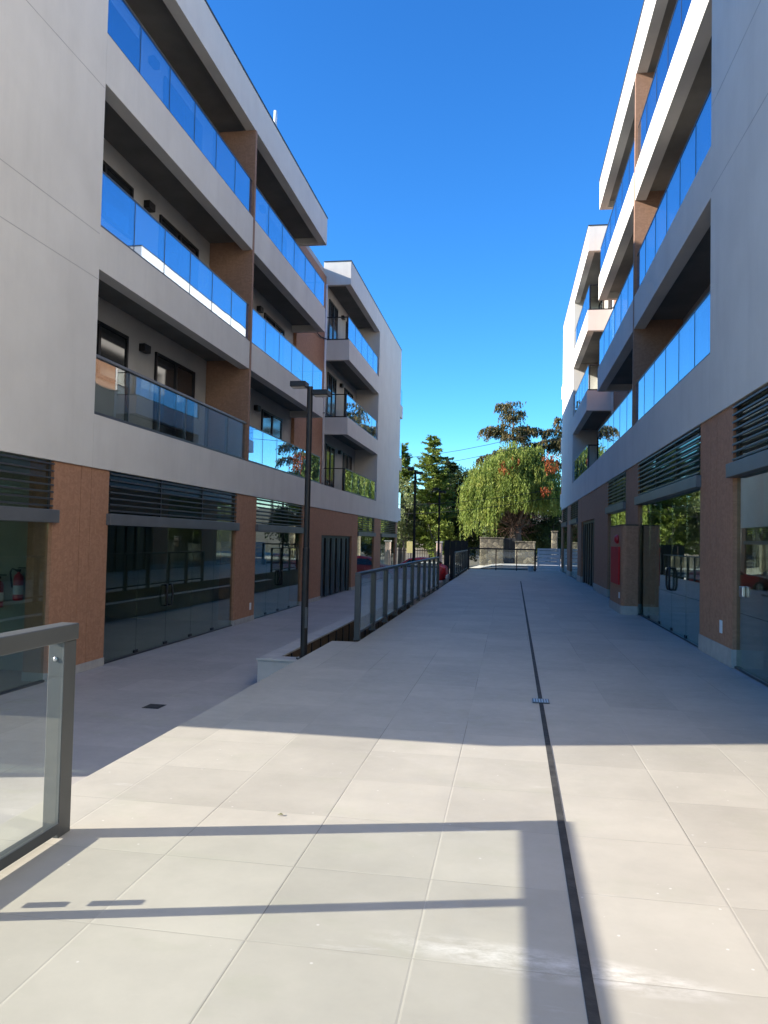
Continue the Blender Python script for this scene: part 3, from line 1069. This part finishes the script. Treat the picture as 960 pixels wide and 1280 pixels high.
for y in (2.93, 1.9, 0.87, -0.16):
    mb = MB()
    mb.box(-2.450, -2.370, y - 0.03, y + 0.03, 0.0, 1.044)
    o = mb.build('post', 'rail_charcoal', r4, 0.004)
    for z_, zz in ((0.13, 0.20), (0.24, 0.33)):
        mb = MB()
        mb.box(-2.390, -2.369, y + 0.085, y + 0.135, z_, zz)
        mb.build('clamp', 'aluminium', o, 0.004)

# louvered gate at the end on the right
lg = thing('louvered_gate', 'white slatted metal gate closing the deck end beside the right building', 'gate', (2.2, 45.9, 0))
mb = MB()
mb.box(1.62, 1.72, 45.86, 45.94, 0.0, 1.32)
mb.box(2.84, 2.925, 45.86, 45.94, 0.0, 1.32)
mb.box(1.721, 2.839, 45.86, 45.94, 1.20, 1.32)
mb.box(1.721, 2.839, 45.86, 45.94, 0.03, 0.13)
mb.build('frame', 'white_paint', lg)
for i in range(5):
    mb = MB()
    z_ = 0.15 + i * 0.21
    mb.slab([(1.721, 45.875, z_), (2.839, 45.875, z_), (2.839, 45.915, z_ + 0.185), (1.721, 45.915, z_ + 0.185)], (0, 1, 0), 0.012)
    mb.build('slat', 'white_paint', lg)

# ------------------------------------------------------------------ street lamps
def lamp(loc, label):
    t = thing('street_lamp', label, 'street lamp', loc, 'black twin-head lamp posts')
    x, y, z = loc
    H_ = 3.98
    mb = MB()
    mb.lathe([(0.11, 0), (0.11, 0.015), (0.052, 0.02), (0.052, 1.6), (0.044, 1.62), (0.044, H_)], 14, loc)
    mb.build('pole', 'steel_black', t, smooth=False)
    mb = MB()
    mb.box(x + 0.02, x + 0.058, y - 0.058, y - 0.046, z + 0.45, z + 0.75)
    mb.build('access_hatch', 'aluminium', t, 0.003)
    for k_ in range(4):
        a = math.pi / 4 + k_ * math.pi / 2
        mb = MB()
        mb.lathe([(0.012, 0.0), (0.012, 0.02), (0.006, 0.026)], 6, (x + 0.085 * math.cos(a), y + 0.085 * math.sin(a), z + 0.015))
        mb.build('bolt', 'rim_metal', t)
    for sgn, dz in ((-1, 0.02), (1, -0.10)):
        mb = MB()
        mb.box(x + sgn * 0.046, x + sgn * 0.28, y - 0.11 + (0.04 if sgn > 0 else 0), y + 0.11 + (0.04 if sgn > 0 else 0), z + H_ + dz - 0.03, z + H_ + dz + 0.05)
        hd = mb.build('lamp_head', 'steel_black', t, 0.008)
        mb = MB()
        mb.box(x + sgn * 0.07, x + sgn * 0.26, y - 0.07 + (0.04 if sgn > 0 else 0), y + 0.07 + (0.04 if sgn > 0 else 0), z + H_ + dz - 0.036, z + H_ + dz - 0.0305)
        mb.build('diffuser', 'label_white', hd)
    return t


lp = lamp((-2.93, 10.9, -0.123), 'tall black lamp post with two flat heads, nearest one, on the low wall')
for (x, y, zz, lab) in ((-3.46, 28.0, 0.25, 'middle black lamp post in front of the tall conifers'),
                        (-3.1, 34.0, -0.12, 'farthest black lamp post above the red car')):
    c = copy_tree(lp)
    c.location = (x, y, -0.55 if y > 31 else -0.123)
    c['label'] = lab
    if y < 31:
        c.scale = (1, 1, 1.09)
    else:
        c.scale = (1, 1, 1.12)

# ------------------------------------------------------------------ red car
def build_car(loc):
    t = thing('parked_car', 'red hatchback parked behind the deck railing', 'car', loc)
    x0, y0, z0 = loc
    # stations along the length (nose at -X): x, z_low, z_belt, z_roof, half belt, half roof
    st = [(-2.0, 0.42, 0.62, 0.66, 0.62, 0.55), (-1.85, 0.24, 0.74, 0.78, 0.78, 0.70), (-1.2, 0.20, 0.88, 0.93, 0.83, 0.74), (-0.75, 0.20, 0.92, 1.00, 0.84, 0.70),
          (-0.15, 0.20, 0.93, 1.38, 0.84, 0.60), (0.5, 0.20, 0.94, 1.46, 0.84, 0.60), (1.2, 0.20, 0.95, 1.40, 0.84, 0.58), (1.65, 0.22, 0.95, 1.12, 0.82, 0.60), (1.92, 0.28, 0.90, 0.98, 0.76, 0.60), (2.0, 0.40, 0.70, 0.76, 0.66, 0.55)]
    bm = bmesh.new()
    rings = []
    for (x, zl, zb, zr, hb, hr) in st:
        prof = [(-hb * 0.9, zl), (-hb, zl + 0.14), (-hb * 1.01, (zl + zb) / 2), (-hb * 0.985, zb), (-hr, zr - 0.05), (-hr * 0.6, zr),
                (hr * 0.6, zr), (hr, zr - 0.05), (hb * 0.985, zb), (hb * 1.01, (zl + zb) / 2), (hb, zl + 0.14), (hb * 0.9, zl)]
        rings.append([bm.verts.new((x0 + x, y0 + yy, z0 + zz)) for yy, zz in prof])
    n = 12
    for i in range(len(rings) - 1):
        for k_ in range(n):
            bm.faces.new((rings[i][k_], rings[i][(k_ + 1) % n], rings[i + 1][(k_ + 1) % n], rings[i + 1][k_]))
    bm.faces.new(rings[0][::-1])
    bm.faces.new(rings[-1])
    m_ = MB()
    m_.bm.free()
    m_.bm = bm
    m_.build('body', 'red_paint', t, smooth=True)
    for sg in (-1, 1):
        m_ = MB()
        y_ = y0 + sg * 0.735
        pts = [(x0 - 0.6, y0 + sg * 0.835, z0 + 0.96), (x0 + 1.45, y0 + sg * 0.835, z0 + 0.98), (x0 + 1.15, y0 + sg * 0.665, z0 + 1.30), (x0 - 0.1, y0 + sg * 0.665, z0 + 1.30)]
        m_.slab(pts, (0, sg, 0), 0.012)
        m_.build('side_window', 'car_glass', t)
        m_ = MB()
        m_.box(x0 + 1.86, x0 + 1.95, y0 + sg * 0.55, y0 + sg * 0.74, z0 + 0.70, z0 + 0.90)
        m_.build('taillight', 'lamp_red', t, 0.02)
        m_ = MB()
        m_.box(x0 - 1.95, x0 - 1.85, y0 + sg * 0.45, y0 + sg * 0.70, z0 + 0.58, z0 + 0.72)
        m_.build('headlight', 'label_white', t, 0.02)
        for xw in (-1.3, 1.25):
            m_ = MB()
            m_.lathe([(0.22, -0.1), (0.30, -0.1), (0.315, -0.06), (0.315, 0.06), (0.30, 0.1), (0.22, 0.1)], 20, (x0 + xw, y0 + sg * 0.78, z0 + 0.315), 'y')
            wh = m_.build('wheel', 'black_rubber', t, smooth=False)
            m_ = MB()
            m_.lathe([(0.21, sg * 0.101), (0.20, sg * 0.108), (0.05, sg * 0.095), (0.02, sg * 0.11)], 16, (x0 + xw, y0 + sg * 0.78, z0 + 0.315), 'y')
            m_.build('rim', 'rim_metal', wh)
    m_ = MB()
    m_.slab([(x0 + 1.27, y0 - 0.5, z0 + 1.375), (x0 + 1.27, y0 + 0.5, z0 + 1.375), (x0 + 1.66, y0 + 0.6, z0 + 1.125), (x0 + 1.66, y0 - 0.6, z0 + 1.125)], (0.54, 0, 0.84), 0.02)
    m_.build('rear_window', 'car_glass', t)
    m_ = MB()
    m_.box(x0 + 1.93, x0 + 2.03, y0 - 0.72, y0 + 0.72, z0 + 0.33, z0 + 0.52)
    m_.build('bumper', 'label_white', t, 0.03)
    return t


build_car((-5.42, 43.3, -0.76))

bk = thing('bucket', 'pale blue plastic bucket standing at the end railing', 'bucket', (1.2, 44.5, 0))
mb = MB()
mb.lathe([(0.13, 0.0), (0.17, 0.30), (0.18, 0.30), (0.18, 0.33), (0.165, 0.33), (0.16, 0.30), (0.12, 0.02)], 16, (1.2, 44.5, 0))
mb.build('pail', 'bucket_blue', bk, smooth=False)
mb = MB()
mb.tube([(1.2 + 0.175 * math.cos(a), 44.5, 0.31 + 0.16 * math.sin(a)) for a in [math.pi * i / 10 for i in range(11)]], 0.008, seg=6)
mb.build('handle', 'rim_metal', bk)

# ------------------------------------------------------------------ stone walls, fences, house
def stone_block(x0, x1, y0, y1, z0, z1, label, cat='stone wall', name='stone_wall', mat='rubble_stone'):
    t = thing(name, label, cat, ((x0 + x1) / 2, (y0 + y1) / 2, z0))
    mb = MB()
    mb.box(x0, x1, y0, y1, z0, z1)
    o = mb.build('masonry', mat, t, 0.05)
    mb = MB()
    mb.box(x0 - 0.04, x1 + 0.04, y0 - 0.04, y1 + 0.04, z1 + 0.001, z1 + 0.09)
    mb.build('coping', 'concrete' if mat != 'rubble_stone' else 'rubble_stone', t, 0.015)
    return t


stone_block(-2.15, -0.42, 57.0, 57.6, -0.1, 1.9, 'rough stone wall left of the dark gateway beyond the deck end')
stone_block(0.42, 1.85, 57.0, 57.6, -0.1, 1.65, 'rough stone wall below the pepper tree trunk, right of the dark gateway')
stone_block(3.02, 3.45, 57.2, 57.6, -0.1, 2.45, 'slender stone pillar above the white slatted gate', 'stone pillar', 'stone_pillar')
stone_block(-5.05, -4.65, 53.6, 54.0, -0.6, 1.5, 'pinkish gate pillar behind the dark railing, left of the farthest lamp post', 'gate pillar', 'gate_pillar', 'pillar_pink')

gt = thing('dark_gate', 'tall dark sheet gate in the gap between the stone walls', 'gate', (0, 57.4, 0))
mb = MB()
mb.box(-0.41, 0.41, 57.4, 57.45, 0.0, 1.95)
mb.build('sheet', 'black_rubber', gt)
for x in (-0.40, 0.0, 0.36):
    mb = MB()
    mb.box(x, x + 0.04, 57.36, 57.399, 0.0, 1.95)
    mb.build('stile', 'aluminium', gt)

fn = thing('panel_fence', 'tall black panel fence standing beside the red car', 'fence', (-3.3, 46.7, -0.6))
for i in range(4):
    mb = MB()
    mb.box(-3.92 + i * 0.36, -3.92 + i * 0.36 + 0.345, 46.68, 46.72, -0.6, 1.62)
    mb.build('panel', 'steel_black', fn)
mb = MB()
mb.box(-3.96, -2.44, 46.66, 46.74, 1.621, 1.68)
mb.build('top_rail', 'steel_black', fn)

bf = thing('bar_fence', 'dark vertical bar fence running behind the red car below the trees', 'fence', (-10, 53.5, -0.6))
for i in range(64):
    mb = MB()
    x = -15.6 + i * 0.165
    mb.box(x, x + 0.03, 53.5, 53.53, -0.6, 1.05)
    mb.build('bar', 'steel_black', bf)
for z_ in (-0.4, 0.9):
    mb = MB()
    mb.box(-15.7, -5.06, 53.46, 53.499, z_, z_ + 0.06)
    mb.build('rail', 'steel_black', bf)

sg = thing('small_sign', 'small yellowish board on a post among the trees behind the railing', 'sign', (-6.75, 53.0, -0.6))
mb = MB()
mb.box(-7.05, -6.45, 52.98, 53.02, 0.75, 1.55)
mb.build('board', 'sign_yellow', sg, 0.005)
mb = MB()
mb.box(-6.78, -6.72, 53.021, 53.07, -0.6, 1.5)
mb.build('post', 'steel_black', sg)

hs = thing('house', 'distant house with dark gable roof behind the trees left of the pepper tree', 'house', (-5.5, 80, 3))
mb = MB()
mb.box(-9.5, -4.2, 78, 86, 1.0, 6.3)
mb.build('wall', 'house_wall', hs)
mb = MB()
mb.slab([(-9.8, 77.6, 6.0), (-3.8, 77.6, 6.0), (-6.2, 77.6, 8.2), (-6.9, 77.6, 8.2)], (0, 1, 0), 8.8)
rf = mb.build('roof', 'slate', hs)
mb = MB()
mb.box(-5.95, -5.5, 77.0, 77.5, 5.9, 7.1)
mb.build('chimney', 'house_wall', rf)
mb = MB()
mb.box(-6.3, -3.4, 75.2, 77.55, 5.6, 5.95)
mb.build('porch_roof', 'roof_tile', hs)
for x in (-6.0, -3.7):
    mb = MB()
    mb.box(x, x + 0.25, 75.4, 75.65, 1.0, 5.599)
    mb.build('porch_post', 'house_wall', hs)
for x in (-8.8, -5.6):
    mb = MB()
    mb.box(x, x + 1.0, 77.9, 77.995, 3.0, 4.6)
    wf = mb.build('window', 'white_paint', hs)
    mb = MB()
    mb.box(x + 0.1, x + 0.9, 77.86, 77.899, 3.1, 4.5)
    mb.build('pane', 'car_glass', wf)

# overhead wires
wires = [((-40, 50.0, 8.6), (-8.0, 50, 6.9), (2.4, 50, 8.9), (30, 50, 9.9), 'upper overhead wire crossing the sky before the tall drooping tree'),
         ((-40, 50.4, 8.0), (-8.0, 50.4, 6.3), (2.4, 50.4, 8.3), (30, 50.4, 9.4), 'second overhead wire, just under the upper one in the sky'),
         ((-40, 49.6, 4.3), (-8.0, 49.6, 3.9), (2.4, 49.6, 5.0), (30, 49.6, 6.2), 'low overhead wire sagging across the pepper tree crown'),
         ((-40, 49.8, 3.6), (-8.0, 49.8, 3.3), (2.4, 49.8, 4.5), (30, 49.8, 5.6), 'lowest overhead wire across the pepper tree crown')]
for a, b_, c_, e_, lab in wires:
    mb = MB()
    P = [Vector(a), Vector(b_), Vector(c_), Vector(e_)]
    pts = []
    for i in range(41):
        t = i / 40
        x = a[0] + (e_[0] - a[0]) * t
        # Lagrange through the four heights
        xsn = [q[0] for q in (a, b_, c_, e_)]
        zsn = [q[2] for q in (a, b_, c_, e_)]
        z = float(np.interp(x, xsn, zsn)) - 0.25 * math.sin(math.pi * ((x - xsn[1]) / (xsn[2] - xsn[1]))) * (1 if xsn[1] < x < xsn[2] else 0)
        pts.append((x, a[1], z))
    mb.tube(pts, 0.016, seg=5)
    tag(mb.build('overhead_wire', 'cable_black'), lab, 'overhead wire', 'overhead wires along the street')

# ------------------------------------------------------------------ trees
def strands(starts, length, step, lsize, lwid, rng, sway=0.12, out=None):
    """hanging strands of leaves -> P,U,V"""
    P, U, V = [], [], []
    for i, s in enumerate(starts):
        L_ = length[i]
        n = int(L_ / step)
        drift = rng.normal(0, sway, 2)
        if out is not None:
            drift = drift + out[i]
        for k_ in range(n):
            t = k_ * step
            c = s + np.array([drift[0] * t * 0.5, drift[1] * t * 0.5, -t]) + rng.normal(0, 0.05, 3)
            u = np.array([rng.normal(0, 0.45), rng.normal(0, 0.45), -1.0])
            u /= np.linalg.norm(u)
            v = rng.normal(0, 1, 3)
            v -= u * v.dot(u)
            v /= np.linalg.norm(v)
            sz = lsize * rng.uniform(0.7, 1.4)
            P.append(c)
            U.append(u * sz)
            V.append(v * lwid * rng.uniform(0.7, 1.3))
    return np.array(P), np.array(U), np.array(V)


def pepper_tree():
    t = thing('pepper_tree', 'broad weeping green tree with patches of red leaves behind the stone walls', 'tree', (0.45, 59.5, -0.1))
    mb = MB()
    base = Vector((0.45, 59.5, -0.1))
    mb.tube([base, base + Vector((0.05, 0, 1.2)), base + Vector((-0.02, 0, 2.2)), base + Vector((0, 0, 2.9))], 0.52, 0.40, 12)
    rng = np.random.default_rng(3)
    mb.build('trunk', 'bark', t, smooth=True)
    lb = MB()
    for i in range(16):
        a = 2 * math.pi * i / 16 + rng.uniform(-.2, .2)
        rr = rng.uniform(1.3, 2.9)
        zz = rng.uniform(4.2, 7.6)
        s = base + Vector((0, 0, 2.3 + rng.uniform(0, .6)))
        e = Vector((base.x + rr * math.cos(a), base.y + rr * math.sin(a) * .8, zz))
        m1 = s.lerp(e, 0.45) + Vector((0, 0, -0.3 + rng.uniform(-.2, .2)))
        lb.tube([s, m1, e], 0.15, 0.03, 7)
    lb.build('branch', 'bark', t, smooth=True)
    # crown: lobes, each a little dome of hanging strands
    lobes = []
    for i in range(64):
        a = rng.uniform(0, 2 * math.pi)
        q = math.sqrt(rng.uniform(0, 1))
        x = 0.15 + 3.4 * q * math.cos(a)
        y = 59.5 + 2.7 * q * math.sin(a)
        ztop = 9.0 - 2.9 * q ** 2.3 + rng.normal(0, 0.45)
        if x < -1.0:
            ztop -= 0.35
        lobes.append((x, y, ztop, rng.uniform(0.65, 1.15), q))
    S, Ln, O = [], [], []
    for (x, y, zt, r, q) in lobes:
        for k_ in range(48):
            a = rng.uniform(0, 2 * math.pi)
            qq = math.sqrt(rng.uniform(0, 1))
            px, py = x + r * qq * math.cos(a), y + r * qq * math.sin(a)
            pz = zt - 0.75 * r * qq ** 2 + rng.normal(0, 0.16)
            S.append((px, py, pz))
            ctr = math.hypot(px - 0.35, py - 59.5)
            low = 3.9 - 0.5 * sm((ctr - 1.2) / 2.2)
            if px < -0.9:
                low = 3.3 - 1.5 * sm((-0.9 - px) / 1.2)
            mx = max(0.5, pz - low)
            Ln.append(min(mx, rng.uniform(0.7, 2.3)))
            O.append(np.array([math.cos(a), math.sin(a)]) * 0.12)
    # lower skirt of strands round the rim
    for i in range(1000):
        a = rng.uniform(0, 2 * math.pi)
        q = rng.uniform(0.72, 1.0)
        px, py = 0.15 + 4.0 * q * math.cos(a), 59.5 + 3.1 * q * math.sin(a)
        pz = rng.uniform(4.3, 6.6) - 0.6 * (q - .72) * 3
        S.append((px, py, pz))
        low = (1.1 + 0.9 * sm((px + 1.6) / 1.2)) if px < -0.9 else (3.6 if px > -0.8 else 2.8)
        Ln.append(max(0.5, min(pz - low - rng.uniform(0, .6), rng.uniform(1.0, 2.6))))
        O.append(np.array([0.0, 0.0]))
    P, U, V = strands(np.array(S), Ln, 0.105, 0.125, 0.042, rng, 0.1, O)
    quads_obj('crown', P, U, V, 'leaf_pepper', t)
    tw = MB()
    for i in range(150):
        a = rng.uniform(0, 2 * math.pi)
        r_ = rng.uniform(0.3, 2.3)
        st_ = Vector((0.45 + r_ * math.cos(a) * rng.uniform(.2, 1), 59.5 + r_ * math.sin(a) * .8, rng.uniform(2.4, 4.4)))
        e_ = st_ + Vector((rng.normal(0, .7), rng.normal(0, .5), rng.uniform(-.8, .5)))
        m_ = st_.lerp(e_, .5) + Vector((rng.normal(0, .15), rng.normal(0, .1), rng.normal(0, .15)))
        tw.tube([st_, m_, e_], 0.028, 0.008, 4)
    tw.build('twigs', 'bark_red', t)
    # red leafy patches
    S, Ln = [], []
    for (x, y, z, r, n) in ((-0.55, 57.3, 7.2, 0.22, 16), (2.7, 57.5, 7.9, 0.25, 16), (2.9, 57.2, 7.2, 0.22, 18), (2.45, 56.9, 5.5, 0.2, 18), (0.2, 57.2, 7.5, 0.3, 5), (3.3, 57.6, 7.6, 0.25, 8)):
        for k_ in range(n):
            S.append((x + rng.normal(0, r), y - 0.35 + rng.normal(0, 0.3), z + rng.normal(0, r * 0.7)))
            Ln.append(rng.uniform(0.25, 0.6))
    P, U, V = strands(np.array(S), Ln, 0.085, 0.10, 0.05, rng, 0.2)
    quads_obj('red_foliage', P, U, V, 'leaf_red', t)


pepper_tree()


def conifer(name, label, loc, h, rad, mat, seed, zlow=0.6, dens=1.0, group=None, bark='bark_grey'):
    rng = np.random.default_rng(seed)
    x0, y0, z0 = loc
    t = thing(name, label, 'tree', loc, group)
    mb = MB()
    mb.tube([(x0, y0, z0), (x0 + .05, y0, z0 + h * .4), (x0, y0, z0 + h * .97)], 0.20, 0.02, 8)
    mb.build('trunk', bark, t, smooth=True)
    P, U, V = [], [], []
    bmb = MB()
    z = zlow
    while z < h - 0.15:
        f = 1 - (z - zlow) / (h - zlow)
        nb = int(5 + 4 * f)
        for i in range(nb):
            a = rng.uniform(0, 2 * math.pi)
            ln = rad * (0.15 + 0.85 * f ** 0.8) * rng.uniform(0.65, 1.18)
            d = np.array([math.cos(a), math.sin(a), rng.uniform(0.05, 0.45)])
            d /= np.linalg.norm(d)
            s = np.array([x0, y0, z0 + z + rng.uniform(-.15, .15)])
            e = s + d * ln + np.array([0, 0, -0.10 * ln])
            if i % 3 == 0:
                bmb.tube([s, (s + e) / 2 + np.array([0, 0, 0.03]), e], 0.035, 0.008, 5)
            n = int(46 * ln * dens) + 12
            tt = rng.uniform(0.12, 1.0, n)
            side = np.array([-d[1], d[0], 0])
            spread = (0.34 * ln * (1.05 - tt * 0.85))
            off = rng.uniform(-1, 1, n)
            c = s + np.outer(tt, e - s) + np.outer(off * spread, side) + rng.normal(0, 0.05, (n, 3)) + np.outer(-np.abs(off) * 0.12, [0, 0, 1])
            u = unit(d[None, :] * 0.8 + np.outer(off, side) * 0.9 + rng.normal(0, 0.3, (n, 3)))
            v = unit(np.cross(u, rng.normal(0, 1, (n, 3)) + np.array([0, 0, 0.6])))
            sz = rng.uniform(0.07, 0.165, n)[:, None]
            P.append(c)
            U.append(u * sz)
            V.append(v * sz * 0.42)
        z += 0.22
    bmb.build('branch', bark, t)
    quads_obj('crown', np.concatenate(P), np.concatenate(U), np.concatenate(V), mat, t)
    return t


conifer('conifer', 'tall bright green conifer with pointed top, behind the middle lamp post', (-6.6, 65.0, -0.6), 11.2, 3.0, 'leaf_conifer', 11, 2.0, 1.15)
conifer('conifer', 'green conifer whose top rises right at the corner of the left building', (-9.3, 65.5, -0.6), 10.6, 2.6, 'leaf_conifer', 12, 1.8, 1.1)
conifer('conifer', 'dark conifer tip seen behind the bright conifer, toward the distant house', (-5.6, 70.0, -0.4), 9.6, 2.7, 'leaf_dark', 13, 1.5, 1.0)


def bushy(name, label, loc, h, rx, rz, mat, seed, n=5200, lobes=22, trunk=0.16, leaf=0.11, group=None):
    rng = np.random.default_rng(seed)
    x0, y0, z0 = loc
    t = thing(name, label, 'tree', loc, group)
    mb = MB()
    mb.tube([(x0, y0, z0), (x0 + rng.uniform(-.15, .15), y0, z0 + h * .35), (x0 + rng.uniform(-.2, .2), y0, z0 + h * .75)], trunk, trunk * .3, 8)
    mb.build('trunk', 'bark_grey', t, smooth=True)
    zc = z0 + h - rz
    lb = MB()
    P, U, V = [], [], []
    for i in range(lobes):
        d = unit(rng.normal(0, 1, (1, 3)))[0]
        q = rng.uniform(0.35, 0.95)
        c = np.array([x0, y0, zc]) + d * np.array([rx, rx * .8, rz]) * q
        r = rng.uniform(0.25, 0.48) * min(rx, rz)
        if i % 2 == 0:
            lb.tube([(x0, y0, z0 + h * .3), ((x0 + c[0]) / 2, (y0 + c[1]) / 2, (z0 + h * .3 + c[2]) / 2 + .1), tuple(c)], trunk * .4, 0.012, 5)
        m_ = n // lobes
        dd = unit(rng.normal(0, 1, (m_, 3)))
        rr = r * rng.uniform(0.45, 1.1, (m_, 1))
        pp = c + dd * rr
        u = unit(rng.normal(0, 1, (m_, 3)) + np.array([0, 0, -0.5]))
        v = unit(np.cross(u, rng.normal(0, 1, (m_, 3))))
        s = leaf * rng.uniform(0.6, 1.4, (m_, 1))
        P.append(pp)
        U.append(u * s)
        V.append(v * s * 0.5)
    lb.build('branch', 'bark_grey', t)
    quads_obj('crown', np.concatenate(P), np.concatenate(U), np.concatenate(V), mat, t)
    return t


bushy('leafy_tree', 'pale grey green bushy tree right beside the left building corner', (-8.7, 63.3, -0.6), 6.8, 2.0, 2.4, 'leaf_grey', 21, 6000, 26)
bushy('leafy_tree', 'low bushy tree below the tall bright conifer, behind the farthest lamp post', (-6.0, 63.0, -0.6), 5.2, 1.5, 2.2, 'leaf_conifer', 22, 5200, 24)
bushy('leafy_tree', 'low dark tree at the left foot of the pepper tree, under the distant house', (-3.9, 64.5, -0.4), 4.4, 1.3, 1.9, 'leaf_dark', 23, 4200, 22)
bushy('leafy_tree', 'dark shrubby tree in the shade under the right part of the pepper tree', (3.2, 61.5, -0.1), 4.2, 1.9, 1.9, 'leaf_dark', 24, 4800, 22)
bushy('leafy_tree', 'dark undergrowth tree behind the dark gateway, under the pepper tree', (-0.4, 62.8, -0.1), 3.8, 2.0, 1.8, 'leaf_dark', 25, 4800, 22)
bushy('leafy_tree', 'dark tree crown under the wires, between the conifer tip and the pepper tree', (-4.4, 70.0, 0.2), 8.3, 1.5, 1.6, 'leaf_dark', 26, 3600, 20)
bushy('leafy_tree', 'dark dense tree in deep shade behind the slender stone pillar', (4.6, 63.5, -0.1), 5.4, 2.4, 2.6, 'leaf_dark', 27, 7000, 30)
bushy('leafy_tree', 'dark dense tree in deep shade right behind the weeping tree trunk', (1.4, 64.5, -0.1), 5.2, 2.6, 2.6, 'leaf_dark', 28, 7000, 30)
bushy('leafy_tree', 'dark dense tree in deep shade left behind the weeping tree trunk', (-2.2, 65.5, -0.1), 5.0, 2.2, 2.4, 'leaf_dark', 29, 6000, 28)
# trees off to the left, seen as reflections in the right shop windows
for i, (x, y, h, r, mt) in enumerate(((-13.5, 64.0, 8.5, 2.8, 'leaf_conifer'), (-18.5, 62.0, 7.5, 2.8, 'leaf_grey'), (-24.0, 63.0, 9.0, 3.2, 'leaf_conifer'), (-30.0, 62.0, 8.0, 3.2, 'leaf_conifer'))):
    bushy('leafy_tree', 'green street tree mirrored only in the right shop windows, beyond the left building', (x, y, -0.6), h, r, h * .38, mt, 30 + i, 3600, 20, 0.2, 0.17, 'street trees hidden behind the left building')


def drooping_tree(label, x0, y0, z0, h, seed, arms):
    rng = np.random.default_rng(seed)
    t = thing('drooping_conifer', label, 'tree', (x0, y0, z0), 'tall drooping conifers behind the pepper tree')
    mb = MB()
    mb.tube([(x0, y0, z0), (x0 + .1, y0, z0 + h * .5), (x0, y0, z0 + h * .96)], 0.35, 0.04, 9)
    mb.build('trunk', 'bark', t, smooth=True)
    bmb = MB()
    P, U, V = [], [], []
    for (zf, az, ln, rise) in arms:
        s = np.array([x0, y0, z0 + zf])
        d = np.array([math.cos(az), math.sin(az), 0])
        pts = []
        for k_ in range(9):
            q = k_ / 8
            pts.append(s + d * ln * q + np.array([0, 0, rise * math.sin(q * math.pi * 0.62) - 0.55 * ln * 0.28 * q ** 3]))
        bmb.tube([tuple(p_) for p_ in pts], 0.05, 0.012, 5)
        pts = np.array(pts)
        for k_ in range(int(50 * ln)):
            q = rng.uniform(0.12, 1.0) ** 0.8 * 8
            i0 = min(int(q), 7)
            c0 = pts[i0] + (pts[i0 + 1] - pts[i0]) * (q - i0)
            side = np.array([-d[1], d[0], 0]) * rng.normal(0, 0.36)
            L_ = rng.uniform(0.25, 0.85)
            n = int(L_ / 0.08)
            for j in range(n):
                tt = j * 0.08
                c = c0 + side * (1 + tt * .3) + d * 0.25 * tt + np.array([0, 0, 0.06 - tt]) + rng.normal(0, 0.035, 3)
                u = np.array([rng.normal(0, .4) + d[0] * .3, rng.normal(0, .4), -1.0])
                u /= np.linalg.norm(u)
                v = rng.normal(0, 1, 3)
                v -= u * v.dot(u)
                v /= np.linalg.norm(v)
                P.append(c)
                U.append(u * rng.uniform(0.07, 0.14))
                V.append(v * 0.045)
    bmb.build('branch', 'bark', t)
    quads_obj('crown', np.array(P), np.array(U), np.array(V), 'leaf_araucaria', t)


arms = []
rg = np.random.default_rng(5)
# (height, azimuth, length, rise)
for (zf, az, ln, rise) in ((13.0, 2.6, 1.6, 0.55), (12.6, 0.3, 0.9, 0.2), (12.2, 1.6, 1.0, 0.3), (12.0, 4.6, 1.0, 0.3), (13.3, 4.7, 0.6, 0.2), (12.6, 3.6, 0.9, 0.2),
                           (11.4, 3.14, 1.3, 0.3), (11.2, 0.1, 1.4, 0.4), (11.0, 5.2, 1.2, 0.3), (10.6, 3.3, 2.8, 0.95), (10.7, 2.8, 2.4, 0.7), (10.4, 0.15, 2.6, 1.1), (10.5, -0.3, 2.0, 0.9),
                           (10.4, 4.3, 1.4, 0.4), (10.2, 5.4, 1.5, 0.4), (9.4, 0.0, 2.4, 0.8), (9.3, 0.4, 2.1, 0.6), (9.3, 3.0, 1.7, 0.3), (9.2, 4.8, 1.4, 0.3), (9.1, 5.6, 1.7, 0.4),
                           (8.6, 3.1, 3.0, 0.6), (8.5, 3.5, 2.4, 0.5), (8.4, 0.1, 2.0, 0.5), (8.2, 4.4, 1.6, 0.3), (7.6, 3.2, 2.6, 0.4), (7.6, 0.2, 2.2, 0.4)):
    arms.append((zf, az, ln, rise))
drooping_tree('tall drooping conifer with brownish tips rising above the weeping tree, against the blue sky', 0.15, 65.0, -0.2, 13.6, 41, arms)
arms2 = [(11.9, 3.0, 1.1, 0.3), (11.4, 3.3, 0.9, 0.2), (10.6, 3.1, 2.0, 0.7), (10.2, 2.7, 1.3, 0.4), (9.8, 3.4, 2.6, 0.6), (9.5, 2.8, 2.2, 0.6), (8.2, 3.1, 2.4, 0.6), (8.0, 3.4, 1.8, 0.5),
         (12.4, 0.2, 1.0, 0.3), (11.0, 0.0, 1.8, 0.5), (9.6, 0.3, 2.4, 0.6), (8.4, -0.2, 2.2, 0.5), (7.2, 3.1, 2.0, 0.4), (7.2, 0.2, 2.0, 0.4), (10.0, 4.7, 1.4, 0.4), (8.8, 4.7, 1.6, 0.4)]
drooping_tree('second drooping conifer, half hidden by the far end of the right building', 4.6, 65.0, -0.2, 12.8, 42, arms2)
